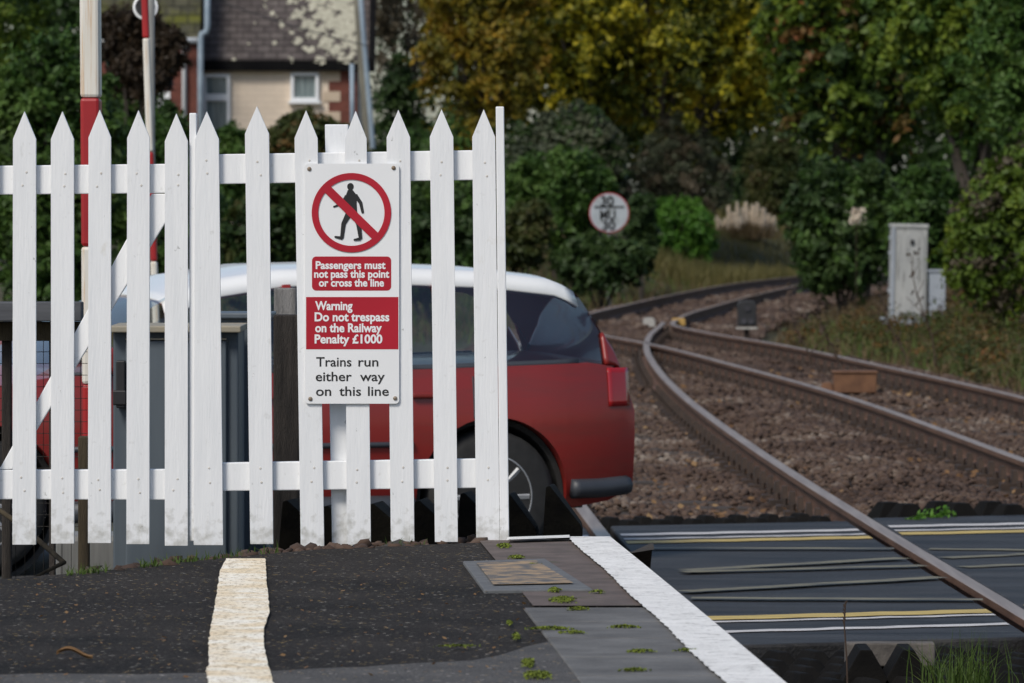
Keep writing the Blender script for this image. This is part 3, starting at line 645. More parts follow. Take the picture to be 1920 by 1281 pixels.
for ut, ub, wt, wb, vt, vb in ((388, 391, 45, 55, 209, 1022), (482, 491, 45, 43, 199, 1020), (574, 586, 43, 44, 207, 1024), (667, 673, 41, 45, 208, 1021), (747, 755, 44, 44, 206, 1018), (828, 837, 44, 43, 205, 1016), (907, 915, 43, 44, 205, 1016)):
    picket(ut, ub, wt, wb, vt, vb, YF, fence)
def bar(mb, u0, v0a, v0b, u1, v1a, v1b, y0, y1): mb.prism([(fx_(u0), fz_(v0b)), (fx_(u1), fz_(v1b)), (fx_(u1), fz_(v1a)), (fx_(u0), fz_(v0a))], 'y', y0, y1)
for a in ((366, 290, 346, 940, 281, 337), (370, 869, 922, 944, 860, 915)):
    mb = MB(); bar(mb, *a, YF + .0125, YF + .052); mb.build('fence_rail', M['white'], fence, bevel=.003)
def post(u0t, u1t, u0b, u1b, vt, vb, y0, y1, parent):
    mb = MB(); mb.prism([(fx_(u0b), fz_(vb)), (fx_(u1b), fz_(vb)), (fx_(u1t), fz_(vt)), (fx_(u0t), fz_(vt))], 'y', y0, y1); return mb.build('post', M['white'], parent, bevel=.003)
post(608, 652, 622, 662, 233, 1060, YF + .0545, YF + .13, fence)
post(929.5, 945, 937.5, 955, 200, 1040, YF - .012, YF + .09, fence)
gate = empty('picket_gate', (fx_(160), YF, fz_(1020)), 'white picket gate left of the sign, with a diagonal brace', 'gate')
for ut, ub, wt, wb, vt, vb in ((-24, -24, 43, 43, 209, 1021), (46.5, 46, 43, 44, 209, 1021), (117.5, 118, 43, 43, 209, 1019), (187.5, 187, 42, 43, 206, 1018), (260, 259, 42, 43, 207, 1020), (331, 331, 43, 43, 213, 1023), (-95, -95, 43, 43, 209, 1021), (-166, -166, 43, 43, 209, 1021)):
    picket(ut, ub, wt, wb, vt, vb, YF - .004, gate)
for a in ((-200, 313, 367, 349, 307, 362), (-200, 883, 936, 352, 880, 938)):
    mb = MB(); bar(mb, *a, YF + .0085, YF + .048); mb.build('gate_rail', M['white'], gate, bevel=.003)
mb = MB(); mb.prism([(fx_(-30), fz_(868)), (fx_(-2), fz_(881)), (fx_(22), fz_(881)), (fx_(330), fz_(385)), (fx_(330), fz_(363.5)), (fx_(284), fz_(363.5)), (fx_(-30), fz_(870 - 2))][1:6], 'y', YF + .009, YF + .040); mb.build('brace', M['white'], gate, bevel=.003)
post(355, 368, 355, 364, 212, 1015, YF + .0, YF + .07, gate)
# bolt on gate
# ------------------------------------------------------------------ warning sign on the fence
YS = YF - .016
SS = F / (YS)
def sx(u): return (u - 960) / SS
def sz(v): return HC - (v - VH) / SS
sign = empty('warning_sign', (sx(660), YS, sz(757)), 'tall white and red railway warning sign with crossed-out walking figure, fixed to the pickets', 'sign')
def rrect(u0, v0, u1, v1, r, k=6):
    out = []
    for cx_, cz_, a0 in ((u1 - r, v0 + r, -90), (u1 - r, v1 - r, 0), (u0 + r, v1 - r, 90), (u0 + r, v0 + r, 180)):
        for i in range(k + 1):
            a = R(a0 + 90 * i / k); out.append((sx(cx_ + r * math.cos(a)), sz(cz_ + r * math.sin(a))))
    return out
mb = MB(); mb.prism(rrect(572, 307, 748.5, 757, 7), 'y', YS - .0035, YS + .0035); mb.build('plate', M['signwhite'], sign)
Y1 = YS - .0035
def flat(pts, d, th=.0004): mb = MB(); mb.prism(pts, 'y', Y1 - d - th, Y1 - d); return mb
flat(rrect(585, 481, 733.5, 545, 8), .0002).build('red_panel', M['signred'], sign)
flat([(sx(574), sz(557)), (sx(747), sz(557)), (sx(747), sz(655)), (sx(574), sz(655))], .0002).build('red_panel', M['signred'], sign)
# ring and slash
mb = MB(); k = 72; vs = []; cu, cv, ro, ri = 659, 399, 74.5, 62
for d in (.0020, .0026):
    for r_ in (ro, ri):
        for i in range(k): a = 2 * math.pi * i / k; vs.append((sx(cu + r_ * math.cos(a)), Y1 - d, sz(cv + r_ * math.sin(a))))
fs = []
for i in range(k):
    j = (i + 1) % k
    fs += [(2 * k + i, 2 * k + j, 3 * k + j, 3 * k + i), (i, j, 2 * k + j, 2 * k + i), (k + i, k + j, 3 * k + j, 3 * k + i), (i, j, k + j, k + i)]
mb.add(vs, fs)
dv = Vector((1, .98)).normalized(); nv = Vector((-dv.y, dv.x)) * 8
e0, e1_ = Vector((cu, cv)) - dv * 66, Vector((cu, cv)) + dv * 66
mb.prism([(sx(p.x), sz(p.y)) for p in (e0 - nv, e1_ - nv, e1_ + nv, e0 + nv)], 'y', Y1 - .0030, Y1 - .0018)
mb.build('prohibition_ring', M['signred'], sign)
# walking figure (traced in its own units)
def fp(x, y): return (sx(560 + x / 2.5625), sz(280 + y / 2.5625))
mb = MB(); lay = [.0004]
def poly(pts): mb.prism([fp(*p) for p in pts], 'y', Y1 - lay[0] - .0003, Y1 - lay[0]); lay[0] += .00012
def limb(pts, ws):
    for i in range(len(pts) - 1):
        a, b = Vector(pts[i]), Vector(pts[i + 1]); d = (b - a).normalized(); n_ = Vector((-d.y, d.x)); wa, wb = ws[i] / 2, ws[i + 1] / 2
        poly([a - n_ * wa, b - n_ * wb, b + n_ * wb, a + n_ * wa])
        poly([(b.x + wb * math.cos(t), b.y + wb * math.sin(t)) for t in np.linspace(0, 6.28, 13)[:-1]])
poly([(249 + 16 * math.cos(t), 180 + 18 * math.sin(t)) for t in np.linspace(0, 6.28, 21)[:-1]])
poly([(236, 196), (258, 194), (281, 222), (279, 262), (282, 312), (232, 312), (224, 262), (226, 224)])
limb([(272, 220), (298, 258), (308, 303)], [20, 17, 13])
limb([(232, 225), (206, 264), (170, 276)], [20, 12, 9])
limb([(244, 305), (216, 358), (208, 424)], [32, 22, 17]); limb([(210, 427), (176, 421)], [17, 9])
limb([(266, 305), (288, 360), (297, 425)], [32, 23, 17]); limb([(297, 430), (268, 435)], [16, 9])
mb.build('walking_figure', M['black'], sign)
# lettering
def text_obj(body, name, m, parent, x0, x1, zb, cap, yface, bold=0.0, spacing=1.0, th=.0004):
    cu_ = bpy.data.curves.new(name, 'FONT'); cu_.body = body; cu_.size = 1; cu_.offset = bold; cu_.extrude = .001; cu_.resolution_u = 4; cu_.space_word = spacing
    ob = bpy.data.objects.new('tmp_text', cu_); COL.objects.link(ob)
    dg = bpy.context.evaluated_depsgraph_get(); me = bpy.data.meshes.new_from_object(ob.evaluated_get(dg)); me.name = name
    bpy.data.objects.remove(ob); bpy.data.curves.remove(cu_)
    nv_ = len(me.vertices); co = np.empty(nv_ * 3, dtype=np.float32); me.vertices.foreach_get('co', co); co = co.reshape(-1, 3)
    mn, mx = co[:, 0].min(), co[:, 0].max()
    X = x0 + (co[:, 0] - mn) / (mx - mn) * (x1 - x0); Z = zb + co[:, 1] / 0.70 * cap; Yv = yface - th * (co[:, 2] > 0)
    me.vertices.foreach_set('co', np.stack([X, Yv, Z], -1).astype(np.float32).ravel()); me.update()
    me.materials.clear(); me.materials.append(m)
    o = bpy.data.objects.new(name, me); COL.objects.link(o); attach(o, parent); return o
for t, u0, u1, vb, cap in (('Passengers must', 592, 723, 504, 14), ('not pass this point', 589, 730, 520.5, 14), ('or cross the line', 598, 720, 537, 14)):
    text_obj(t, 'lettering', M['signwhite'], sign, sx(u0), sx(u1), sz(vb), cap / SS, Y1 - .0008, .03)
for t, u0, u1, vb, cap in (('Warning', 591, 661, 581, 16), ('Do not trespass', 590, 730, 602, 16), ('on the Railway', 591, 716, 622.5, 16), ('Penalty £1000', 590, 717, 643.5, 16)):
    text_obj(t, 'lettering', M['signwhite'], sign, sx(u0), sx(u1), sz(vb), cap / SS, Y1 - .0008, .03)
for t, u0, u1, vb in (('Trains', 593, 659, 687), ('run', 672, 709.5, 687), ('either', 592, 659.5, 714.5), ('way', 675, 721.5, 714.5), ('on', 592.5, 621, 742), ('this', 636, 677, 742), ('line', 690, 729, 742)):
    text_obj(t, 'lettering', M['black'], sign, sx(u0), sx(u1), sz(vb), 17.5 / SS, Y1 - .0004, .012)
for u, v in ((580, 317), (738, 315), (582, 748), (741, 747)):
    mb = MB(); mb.lathe([(.007, 0), (.006, .003), (.002, .004)], (sx(u), Y1, sz(v)), (0, -1, 0), 12); mb.build('screw', M['screw'], sign)

# ------------------------------------------------------------------ things just behind the fence
# guard wedges: triangular timber prisms pointing away from the platform end
def wedge(u, v_peak, wpx, Y, lab, grp=None):
    s_ = F / Y; x0 = (u - 960) / s_; zt = HC - (v_peak - VH) / s_
    zb = ZP - .10; wd = wpx / s_; mb = MB()
    h = zt - zb
    f = [(x0 - wd * .10, zb), (x0 + wd * .92, zb), (x0 + wd * .95, zb + h * .42), (x0 + wd * .90, zb + h * .50), (x0 + wd * .12, zt), (x0 + wd * .02, zt - .004)]
    bk = [(x0 + (x - x0) * .9 + .02, z - .0) for x, z in f]
    n_ = len(f)
    mb.add([(x, Y, z) for x, z in f] + [(x, Y + .55, z - .02) for x, z in bk], [tuple(range(n_)), tuple(range(n_, 2 * n_))[::-1]] + [(i, n_ + i, n_ + (i + 1) % n_, (i + 1) % n_) for i in range(n_)])
    o = mb.build('guard_wedge', M['wedge'], bevel=.004); tag(o, lab, 'guard block', grp)
for u, vp in ((528, 938), (604, 948), (690, 944), (776, 938), (861, 924)):
    wedge(u, vp, 84, 18.45, 'dark wedge-shaped guard timber seen between the white pickets', 'guard wedges behind the fence')
wedge(948, 926, 62, 18.45, 'dark guard wedge sticking out past the end post of the fence')
wedge(1022, 911, 74, 18.40, 'tall dark guard wedge standing alone right of the fence end')

# grey steel equipment cabinet
YC = 19.3
def cb(u): return (u - 960) * YC / F
def cz(v): return HC - (v - VH) * YC / F
cab = empty('equipment_cabinet', (cb(310), YC, 0), 'slate grey steel equipment cabinet standing behind the white gate', 'cabinet')
mb = MB(); mb.box(((cb(212) + cb(447)) / 2, YC + .22, cz(612) / 2 - .02), (cb(447) - cb(212), .44, cz(612) + .04)); mb.build('housing', M['cabinet'], cab, bevel=.006)
mb = MB(); mb.box(((cb(205) + cb(453)) / 2, YC + .20, cz(617)), (cb(453) - cb(205), .52, .022)); mb.build('lid', M['cabedge'], cab, bevel=.004)
mb = MB(); mb.box(((cb(236) + cb(425)) / 2, YC - .012, (cz(672) + .12) / 2 + .06), (cb(425) - cb(236), .022, cz(672) - .12)); dr = mb.build('door', M['cabinet'], cab, bevel=.005)
mb = MB(); mb.box(((cb(236) + cb(425)) / 2, YC - .014, cz(672) + .066), (cb(425) - cb(236), .03, .006)); mb.build('drip_strip', M['cabedge'], cab)
mb = MB(); mb.box((cb(228), YC - .03, cz(720)), (.03, .05, .16)); mb.box((cb(226), YC - .05, cz(745)), (.045, .02, .05)); mb.build('handle', M['signalbox'], cab, bevel=.004)
mb = MB(); mb.box(((cb(385) + cb(466)) / 2 + .02, YC + .66, cz(600) / 2 - .02), (cb(466) - cb(385) + .04, .3, cz(600) + .04)); mb.box(((cb(385) + cb(466)) / 2 + .02, YC + .66, cz(598)), (cb(466) - cb(385) + .08, .34, .02))
o = mb.build('cable_box', M['cabinet'], bevel=.005); tag(o, 'narrower grey steel box close behind the right side of the equipment cabinet', 'cabinet')

# dark timber posts, old fence with wire mesh
def tpost(u0, u1, vt, Y, d, m, lab, name='timber_post', grp=None, zb=-.2):
    s_ = F / Y; x0, x1 = (u0 - 960) / s_, (u1 - 960) / s_; zt = HC - (vt - VH) / s_
    mb = MB(); mb.box(((x0 + x1) / 2, Y, (zt + zb) / 2), (x1 - x0, d, zt - zb), taper=.985); o = mb.build(name, m, bevel=.006); return tag(o, lab, 'post', grp)
tpost(513, 562, 590, 19.0, .09, M['darkwood'], 'thick dark timber post between the pickets left of the warning sign')
tpost(514, 556, 540, 21.0, .08, M['greywood'], 'pale weathered timber post behind the dark post left of the sign')
tpost(147, 168, 818, 18.9, .05, M['brownwood'], 'short brown timber post low behind the gate')
old = empty('timber_fence', (-1.75, 19.6, 0), 'old grey timber rail fence with wire mesh behind the gate at far left', 'fence')
YO = 19.6; so = F / YO
def ox(u): return (u - 960) / so
def oz(v): return HC - (v - VH) / so
mb = MB(); mb.box(((ox(-250) + ox(155)) / 2, YO, (oz(566) + oz(602)) / 2), (ox(155) - ox(-250), .11, oz(566) - oz(602))); mb.build('top_rail', M['railwood'], old, bevel=.005)
mb = MB(); mb.box(((ox(-250) + ox(150)) / 2, YO + .06, (oz(604) + oz(640)) / 2), (ox(150) - ox(-250), .04, oz(604) - oz(640))); mb.build('under_rail', M['brownwood'], old, bevel=.004)
for u in (-190, 8, 93):
    mb = MB(); mb.box((ox(u), YO + .10 if u != 93 else YO + .12, (oz(604) - .2) / 2), (.032 if u != 93 else .02, .05, oz(604) + .2)); mb.build('post', M['darkwood'], old, bevel=.004)
mb = MB()
for u in np.arange(-240, 158, 17.5): mb.tube([(ox(u), YO + .145, -.1), (ox(u), YO + .145, oz(640))], .0012, 5)
for v in np.arange(640, 1010, 22): mb.tube([(ox(-240), YO + .148, oz(v)), (ox(158), YO + .148, oz(v))], .0012, 5)
mb.build('wire_mesh', M['wire'], old)
# timber log / root and small grass at the foot of the gate
mb = MB(); mb.tube([P(-40, 930, 18.6), P(40, 985, 18.5), P(120, 1055, 18.3), P(60, 1085, 18.2)], [.006, .010, .009, .004], 7)
tag(mb.build('tree_root', M['brownwood'], smooth=True), 'thin bare root lying on the dark soil under the gate', 'root')

# ------------------------------------------------------------------ crossing barriers and posts
def boom(pts, wpx, Y, bands, lab, zb, depth=.07):
    s_ = F / Y; root = empty('barrier_boom', (P(*pts[-1], Y).x, Y, zb), lab, 'barrier')
    (ut, vt), (ub, vb) = pts
    def at(v): t = (v - vt) / (vb - vt); return ut + (ub - ut) * t
    hw = wpx / 2 / s_
    for v0, v1, c in bands:
        a, b = P(at(v0), v0, Y), P(at(v1), v1, Y); mb = MB()
        pr = [(-hw, -depth), (hw, -depth), (hw * 1.0, depth), (-hw, depth)]
        mb.add([(a.x + x, Y + y_, a.z) for x, y_ in pr] + [(b.x + x, Y + y_, b.z) for x, y_ in pr], [(0, 1, 2, 3), (7, 6, 5, 4)] + [(i, 4 + i, 4 + (i + 1) % 4, (i + 1) % 4) for i in range(4)])
        mb.build('red_band' if c == 'r' else 'white_band', M['boomred'] if c == 'r' else M['boomwhite'], root, bevel=.012)
    mb = MB(); q = P(at(vb), vb, Y); mb.box((q.x, Y, (q.z + zb) / 2 - .0), (.26, .3, q.z - zb)); mb.build('pivot_box', M['postgrey'], root, bevel=.02)
    return root
boom([(168, -260), (176, 1000)], 36, 20.6, [(-260, 184, 'w'), (184, 462, 'r'), (462, 720, 'w'), (720, 900, 'r')], 'thick raised barrier boom, white with a red band, rising behind the gate', -.1)
boom([(262.5, -260), (294, 640)], 12.5, 33.0, [(-260, 72, 'r'), (72, 285, 'w'), (285, 490, 'r'), (490, 640, 'w')], 'thin raised barrier boom, red over white, close beside the grey post', -.1, .04)
mb = MB(); mb.tube([P(281, -240, 33.6), P(283, 400, 33.6), P(284, 950, 33.6)], .026, 14); o = mb.build('signal_post', M['postgrey'], smooth=True); tag(o, 'slim grey metal post beside the thin barrier boom', 'post')
mb = MB(); c_ = P(273, 14, 34.2); mb.lathe([(.072, 0), (.076, .01), (.076, .02), (.062, .024), (.060, .018)], c_, (0, -1, 0), 32); rs = mb.build('round_sign', M['signwhite'], smooth=False); tag(rs, 'small round white-rimmed disc mounted on the grey post', 'sign')
mb = MB(); mb.lathe([(.058, .019), (.058, .0215), (.01, .0215)], c_, (0, -1, 0), 32); mb.build('disc_face', M['signalbox'], rs)

# ------------------------------------------------------------------ far guard strips by the deck
def guard_panel(a0, a1, b0, b1, zt, n, lab, seed):
    r = random.Random(seed); mb = MB()
    A0, A1 = road(a0, b0), road(a1, b0); D_ = (b1 - b0)
    mb.add([road(a0, b0, -.12), road(a1, b0, -.12), road(a1, b1, -.12), road(a0, b1, -.12), road(a0, b0, -.3), road(a1, b0, -.3), road(a1, b1, -.3), road(a0, b1, -.3)],
           [(0, 1, 2, 3), (7, 6, 5, 4), (0, 4, 5, 1), (1, 5, 6, 2), (2, 6, 7, 3), (3, 7, 4, 0)])
    m = max(1, int(round(D_ / .28)))
    for j in range(m):
        for i in range(n):
            l0 = a0 + (a1 - a0) * i / n; l1 = a0 + (a1 - a0) * (i + 1) / n; q0 = b0 + D_ * j / m; q1 = b0 + D_ * (j + 1) / m; h = zt * (.85 + .3 * r.random())
            t0, t1 = l0 + (l1 - l0) * .36, l0 + (l1 - l0) * .64; u0, u1 = q0 + (q1 - q0) * .3, q0 + (q1 - q0) * .7
            mb.add([road(l0, q0, -.118), road(l1, q0, -.118), road(l1, q1, -.118), road(l0, q1, -.118), road(t0, u0, h), road(t1, u0, h), road(t1, u1, h), road(t0, u1, h)],
                   [(4, 5, 6, 7), (0, 1, 5, 4), (1, 2, 6, 5), (2, 3, 7, 6), (3, 0, 4, 7)])
    o = mb.build('trespass_guard', M['blackrubber'], bevel=.006); return tag(o, lab, 'trespass guard')
def aroad(fx, off, b): return road_ab(*rail_road_pts(fx, off, b, b + .1, 0, 1)[0].xy)[0]
guard_panel(aroad(xD, .12, 4.1), aroad(xC, -.12, 4.1), 4.0, 4.55, .0, 7, 'black studded rubber trespass guard beyond the deck, left of the diagonal rail', 1)
guard_panel(aroad(xC, .12, 4.1), aroad(xB, -.12, 4.1), 4.0, 4.5, .05, 5, 'black studded rubber trespass guard beyond the deck, right of the diagonal rail', 2)
for u, lab in ((1622, 'left'), (1702, 'right')):
    a_ = P(u, 1290, 20.3); b_ = P(u, 1217, 20.3); wedge_ = MB(); wedge_.prism([(a_.x - .10, a_.z), (a_.x + .10, a_.z), (b_.x + .02, b_.z), (b_.x - .02, b_.z)], 'y', 20.25, 20.55)
    tag(wedge_.build('guard_peak', M['blackrubber'], bevel=.004), 'black rubber guard peak in front of the pale block, ' + lab + ' one of two', 'trespass guard')
guard_panel(aroad(xD, .12, -4.2), aroad(xC, -.10, -4.2), -5.1, -3.62, -.03, 9, 'black studded rubber trespass guard in front of the deck at lower right', 3)
mb = MB(); p_ = P(1668, 1226, 20.75)
mb.box((p_.x, p_.y, p_.z), (.325, .10, .085))
tag(mb.build('deck_end_block', M['blockgrey'], bevel=.006), 'pale concrete block under the near edge of the black deck', 'block')

# ------------------------------------------------------------------ red car standing on the crossing
CW = .84
CL = 3.95
def sm(x, pts): return float(np.interp(x, [a for a, _ in pts], [b for _, b in pts]))
# car frame: +x = rear, y = across (negative = side towards the platform), z up
rear_pt = P(1092, 800, 27.35)
car = empty('hatchback_car', (0, 0, 0), 'red hatchback with a white roof and dark glass crossing the line behind the fence', 'car')
RW, RR_ = .31, .37
wheels_x = (-CL + .78, -.74)
upper_pts = [(-CL, .56), (-CL + .05, .66), (-CL + .25, .73), (-CL + .85, .85), (-CL + 1.1, .885), (-2.0, .89), (-1.0, .905), (-.25, .925), (-.08, .90), (-.02, .82), (0.0, .70)]
def upper(x): return sm(x, upper_pts)
def lower(x):
    z = sm(x, [(-CL, .33), (-CL + .1, .25), (-CL + .4, .24), (-.4, .24), (-.1, .28), (0, .36)])
    for wx in wheels_x:
        d = abs(x - wx)
        if d < RR_: z = max(z, RW + math.sqrt(max(0, RR_ ** 2 - d ** 2)))
    return z
def plan(x):      # half width along the car
    f = max(0, (-CL + .7 - x)) / .7; g = max(0, x + .55) / .55
    return CW - .20 * f ** 2.2 - .13 * g ** 2.2
def side(x, z):
    t = (z - .62) / .36; return plan(x) - .055 * t * t - (.03 if z < .3 else 0)
cols = sorted(set([round(v, 4) for v in np.linspace(-CL, 0, 64)] + [round(wx + RR_ * math.cos(a), 4) for wx in wheels_x for a in np.linspace(0, math.pi, 25)]))
K = 10; mb = MB(); vs = []; T = 7
def ring(x):
    lo, up = lower(x), upper(x); out = []
    for i in range(K + 1):                         # near side from bottom to top
        z = lo + (up - lo) * i / K; out.append((x, -side(x, z), z))
    for j in range(1, T): 
        t = -1 + 2 * j / T; wt = side(x, up); out.append((x, wt * t, up + .035 * (1 - t * t)))
    for i in range(K, -1, -1):
        z = lo + (up - lo) * i / K; out.append((x, side(x, z), z))
    return out
rings = [ring(x) for x in cols]; n = len(rings[0])
for r_ in rings: vs += r_
fs = [(i * n + j, i * n + (j + 1) % n, (i + 1) * n + (j + 1) % n, (i + 1) * n + j) for i in range(len(cols) - 1) for j in range(n)]
fs += [tuple(range(n)), tuple(range((len(cols) - 1) * n, len(cols) * n))[::-1]]
mb.add(vs, fs); body = mb.build('body', M['carred'], car)
body.data.polygons.foreach_set('use_smooth', [True] * len(body.data.polygons))
es = body.modifiers.new('split', 'EDGE_SPLIT'); es.split_angle = R(40)
# cabin: pillars (red), glass, white roof
roof_pts = [(-2.95, .88), (-2.62, 1.07), (-2.3, 1.24), (-2.05, 1.335), (-1.7, 1.385), (-1.2, 1.395), (-.7, 1.375), (-.35, 1.335), (-.22, 1.26), (-.10, 1.08), (-.03, .90)]
def roofz(x): return sm(x, roof_pts)
def gw(x, z): return side(x, .9) - .015 - .19 * max(0, (z - .9)) / .47 - .10 * (max(0, -2.2 - x) / .75) ** 2 - .05 * (max(0, x + .3) / .3) ** 2
def gpatch(name, m, xs_, z0f, z1f, off, parent, sgn=-1, rows=5, th=.006):
    mb = MB(); vs = []
    for x in xs_:
        a, b = z0f(x), z1f(x)
        for i in range(rows + 1): z = a + (b - a) * i / rows; vs.append((x, sgn * (gw(x, z) + off), z))
    c = rows + 1
    mb.add(vs, [(i * c + j, (i + 1) * c + j, (i + 1) * c + j + 1, i * c + j + 1) for i in range(len(xs_) - 1) for j in range(rows)])
    o = mb.build(name, m, parent, smooth=True)
    if th: s_ = o.modifiers.new('solid', 'SOLIDIFY'); s_.thickness = th; s_.offset = 0
    return o
belt = lambda x: upper(x) + .005
BAND = .095
roofin = lambda x: max(belt(x) + .001, roofz(x) - BAND)
for sgn in (-1, 1):
    # side frame pieces (pillars)
    for xa, xb in ((-2.93, -2.76), (-1.71, -1.67), (-.98, -.935), (-.15, -.03)):
        gpatch('pillar', M['carred'], np.linspace(xa, xb, 8), belt, roofin, 0, body, sgn, th=.03)
    for xa, xb in ((-2.75, -1.715), (-1.665, -.985), (-.93, -.155)):
        gpatch('side_window', M['glass'], np.linspace(xa, xb, 14), belt, lambda x: max(belt(x) + .002, roofin(x)), -.004, body, sgn, th=0)
    gpatch('window_trim', M['cartrim'], np.linspace(-2.80, -.30, 40), lambda x: belt(x) - .012, lambda x: belt(x) + .014, .006, body, sgn, rows=1, th=.012)
    # doors: shut lines and handles
    for xa in (-2.62, -1.69, -.90):
        mb = MB(); mb.tube([(xa + (.06 if xa == -.9 and z > .6 else 0), sgn * (side(xa, z) + .001), z) for z in np.linspace(.34 if xa < -1 else max(.34, lower(xa + .06) + .01), .87, 9)], .004, 5); mb.build('door_seam', M['cartrim'], body)
    for xa in (-1.86, -1.06):
        mb = MB(); mb.box((xa, sgn * (side(xa, .78) + .014), .785), (.17, .022, .026)); mb.build('door_handle', M['carred'], body, bevel=.008)
    mb = MB(); ks = [x for x in np.linspace(wheels_x[0] + RR_ + .02, wheels_x[1] - RR_ - .02, 12)]
    mb.tube([(x, sgn * (side(x, .30) + .012), .275) for x in ks], .05, 8); mb.build('side_skirt', M['cartrim'], body, smooth=True)
    mb = MB(); mb.tube([(x, sgn * (side(x, .56) + .006), .56) for x in np.linspace(wheels_x[0] + RR_ + .03, wheels_x[1] - RR_ - .03, 16)], .014, 6); mb.build('side_strip', M['cartrim'], body, smooth=True)
    mb = MB(); mb.tube([(x, sgn * (side(x, .36) + .006), .34 + .06 * max(0, x + .2)) for x in np.linspace(wheels_x[1] + RR_ + .02, -.04, 10)], .045, 8); mb.build('bumper_trim', M['cartrim'], body, smooth=True)
    mb = MB(); mb.box((-2.60, sgn * (gw(-2.6, .95) + .13), .96), (.10, .17, .12)); mb.build('wing_mirror', M['carred'], body, bevel=.03, seg=3)
    mb = MB(); vs = []
    for i, z in enumerate(np.linspace(.72, .90, 8)):
        for x in np.linspace(-.15, -.03, 6): vs.append((x, sgn * (side(x, z) + .005), z))
    mb.add(vs, [(i * 6 + j, i * 6 + j + 1, i * 6 + 7 + j, i * 6 + 6 + j) for i in range(7) for j in range(5)]); o = mb.build('tail_light', M['tail'], body, smooth=True); s_ = o.modifiers.new('solid', 'SOLIDIFY'); s_.thickness = .006
    mb = MB(); vs = []
    for z in np.linspace(.56, .68, 5):
        for x in np.linspace(-CL + .05, -CL + .36, 6): vs.append((x, sgn * (side(x, z) + .005), z + .12 * (x + CL) * .6))
    mb.add(vs, [(i * 6 + j, i * 6 + j + 1, i * 6 + 7 + j, i * 6 + 6 + j) for i in range(4) for j in range(5)]); o = mb.build('headlight', M['headl'], body, smooth=True); s_ = o.modifiers.new('solid', 'SOLIDIFY'); s_.thickness = .012
# roof shell
mb = MB(); vs = []; xs_ = np.linspace(-2.28, -.26, 36); T2 = 14
for x in xs_:
    zt = roofz(x)
    row = [(x, -(gw(x, zt - BAND) + .004), zt - BAND)] 
    for j in range(T2 + 1):
        t = -1 + 2 * j / T2; wtop = gw(x, zt) - .02; row.append((x, wtop * t, zt - .03 + .03 * (1 - abs(t) ** 3) + .0))
    row.append((x, gw(x, zt - BAND) + .004, zt - BAND)); vs += row
n = T2 + 3
mb.add(vs, [(i * n + j, i * n + j + 1, (i + 1) * n + j + 1, (i + 1) * n + j) for i in range(len(xs_) - 1) for j in range(n - 1)])
o = mb.build('roof', M['carroof'], car, smooth=True); s_ = o.modifiers.new('solid', 'SOLIDIFY'); s_.thickness = .02; s_.offset = -1
def cross(name, m, xs_, parent):
    mb = MB(); vs = []
    for x in xs_:
        z = roofz(x)
        for j in range(9): t = -1 + j / 4; vs.append((x + .03 * t * t * (1 if xs_[0] < -2 else -1), (gw(x, z) - .012) * t, z - .012))
    mb.add(vs, [(i * 9 + j, i * 9 + j + 1, i * 9 + 10 + j, i * 9 + 9 + j) for i in range(len(xs_) - 1) for j in range(8)]); return mb.build(name, m, parent, smooth=True)
cross('windscreen', M['glass'], np.linspace(-2.92, -2.24, 10), body); cross('rear_window', M['glass'], np.linspace(-.27, -.04, 8), body)
# seats
for x, y_ in ((-1.75, -.36), (-1.75, .36), (-.85, -.38), (-.85, .38)):
    mb = MB(); mb.box((x + .16, y_, .66 if x < -1 else .58), (.14, .46, .46), rot=Matrix.Rotation(R(12), 3, 'Y')); mb.box((x - .12, y_, .46), (.5, .46, .16)); mb.box((x + .25, y_, 1.05), (.08, .24, .12), rot=Matrix.Rotation(R(10), 3, 'Y')) if x < -1 else None
    mb.build('car_seat', M['seat'], body, bevel=.03)
mb = MB(); mb.box((-1.6, 0, .36), (2.4, 1.3, .10)); mb.box((-2.62, 0, .78), (.35, 1.3, .2)); mb.build('cabin_floor', M['seat'], body, bevel=.03)
for wx in wheels_x:
    for sgn in (-1, 1):
        yc = sgn * (CW - .12)
        mb = MB(); mb.lathe([(.19, -.09), (.27, -.095), (.305, -.075), (.31, 0), (.305, .075), (.27, .095), (.19, .09)], (wx, yc, RW), (0, sgn, 0), 40); wh = mb.build('wheel', M['tyre'], car, smooth=True)
        mb = MB(); mb.lathe([(.20, .06), (.205, .085), (.19, .093), (.175, .07), (.05, .05), (.03, .07), (.005, .07)], (wx, yc, RW), (0, sgn, 0), 40)
        for k in range(8):
            a = k * math.pi / 4; d = Vector((math.cos(a), 0, math.sin(a))); mb.tube([Vector((wx, yc + sgn * .07, RW)) + d * .03, Vector((wx, yc + sgn * .082, RW)) + d * .18], [.022, .016], 6)
        mb.build('rim', M['rim'], wh)
        mb = MB(); mb.lathe([(RR_ - .004, -.25), (RR_ - .004, -.02), (RR_ - .03, -.02), (RR_ - .03, -.25)], (wx, sgn * (CW - .06), RW), (0, sgn, 0), 40)
        mb.build('wheel_well', M['tyre'], body)
mb = MB(); mb.box((-.0 - CL / 2, 0, .27), (CL - .5, 1.36, .05)); mb.build('underbody', M['cartrim'], body)
# place: rear bumper centre, heading left along the road
hd = math.atan2(RD.y, RD.x)
rc = Vector((rear_pt.x, rear_pt.y, 0)) + RN * .0
car.rotation_euler = (0, 0, hd); car.location = (rc.x, rc.y, -.02)

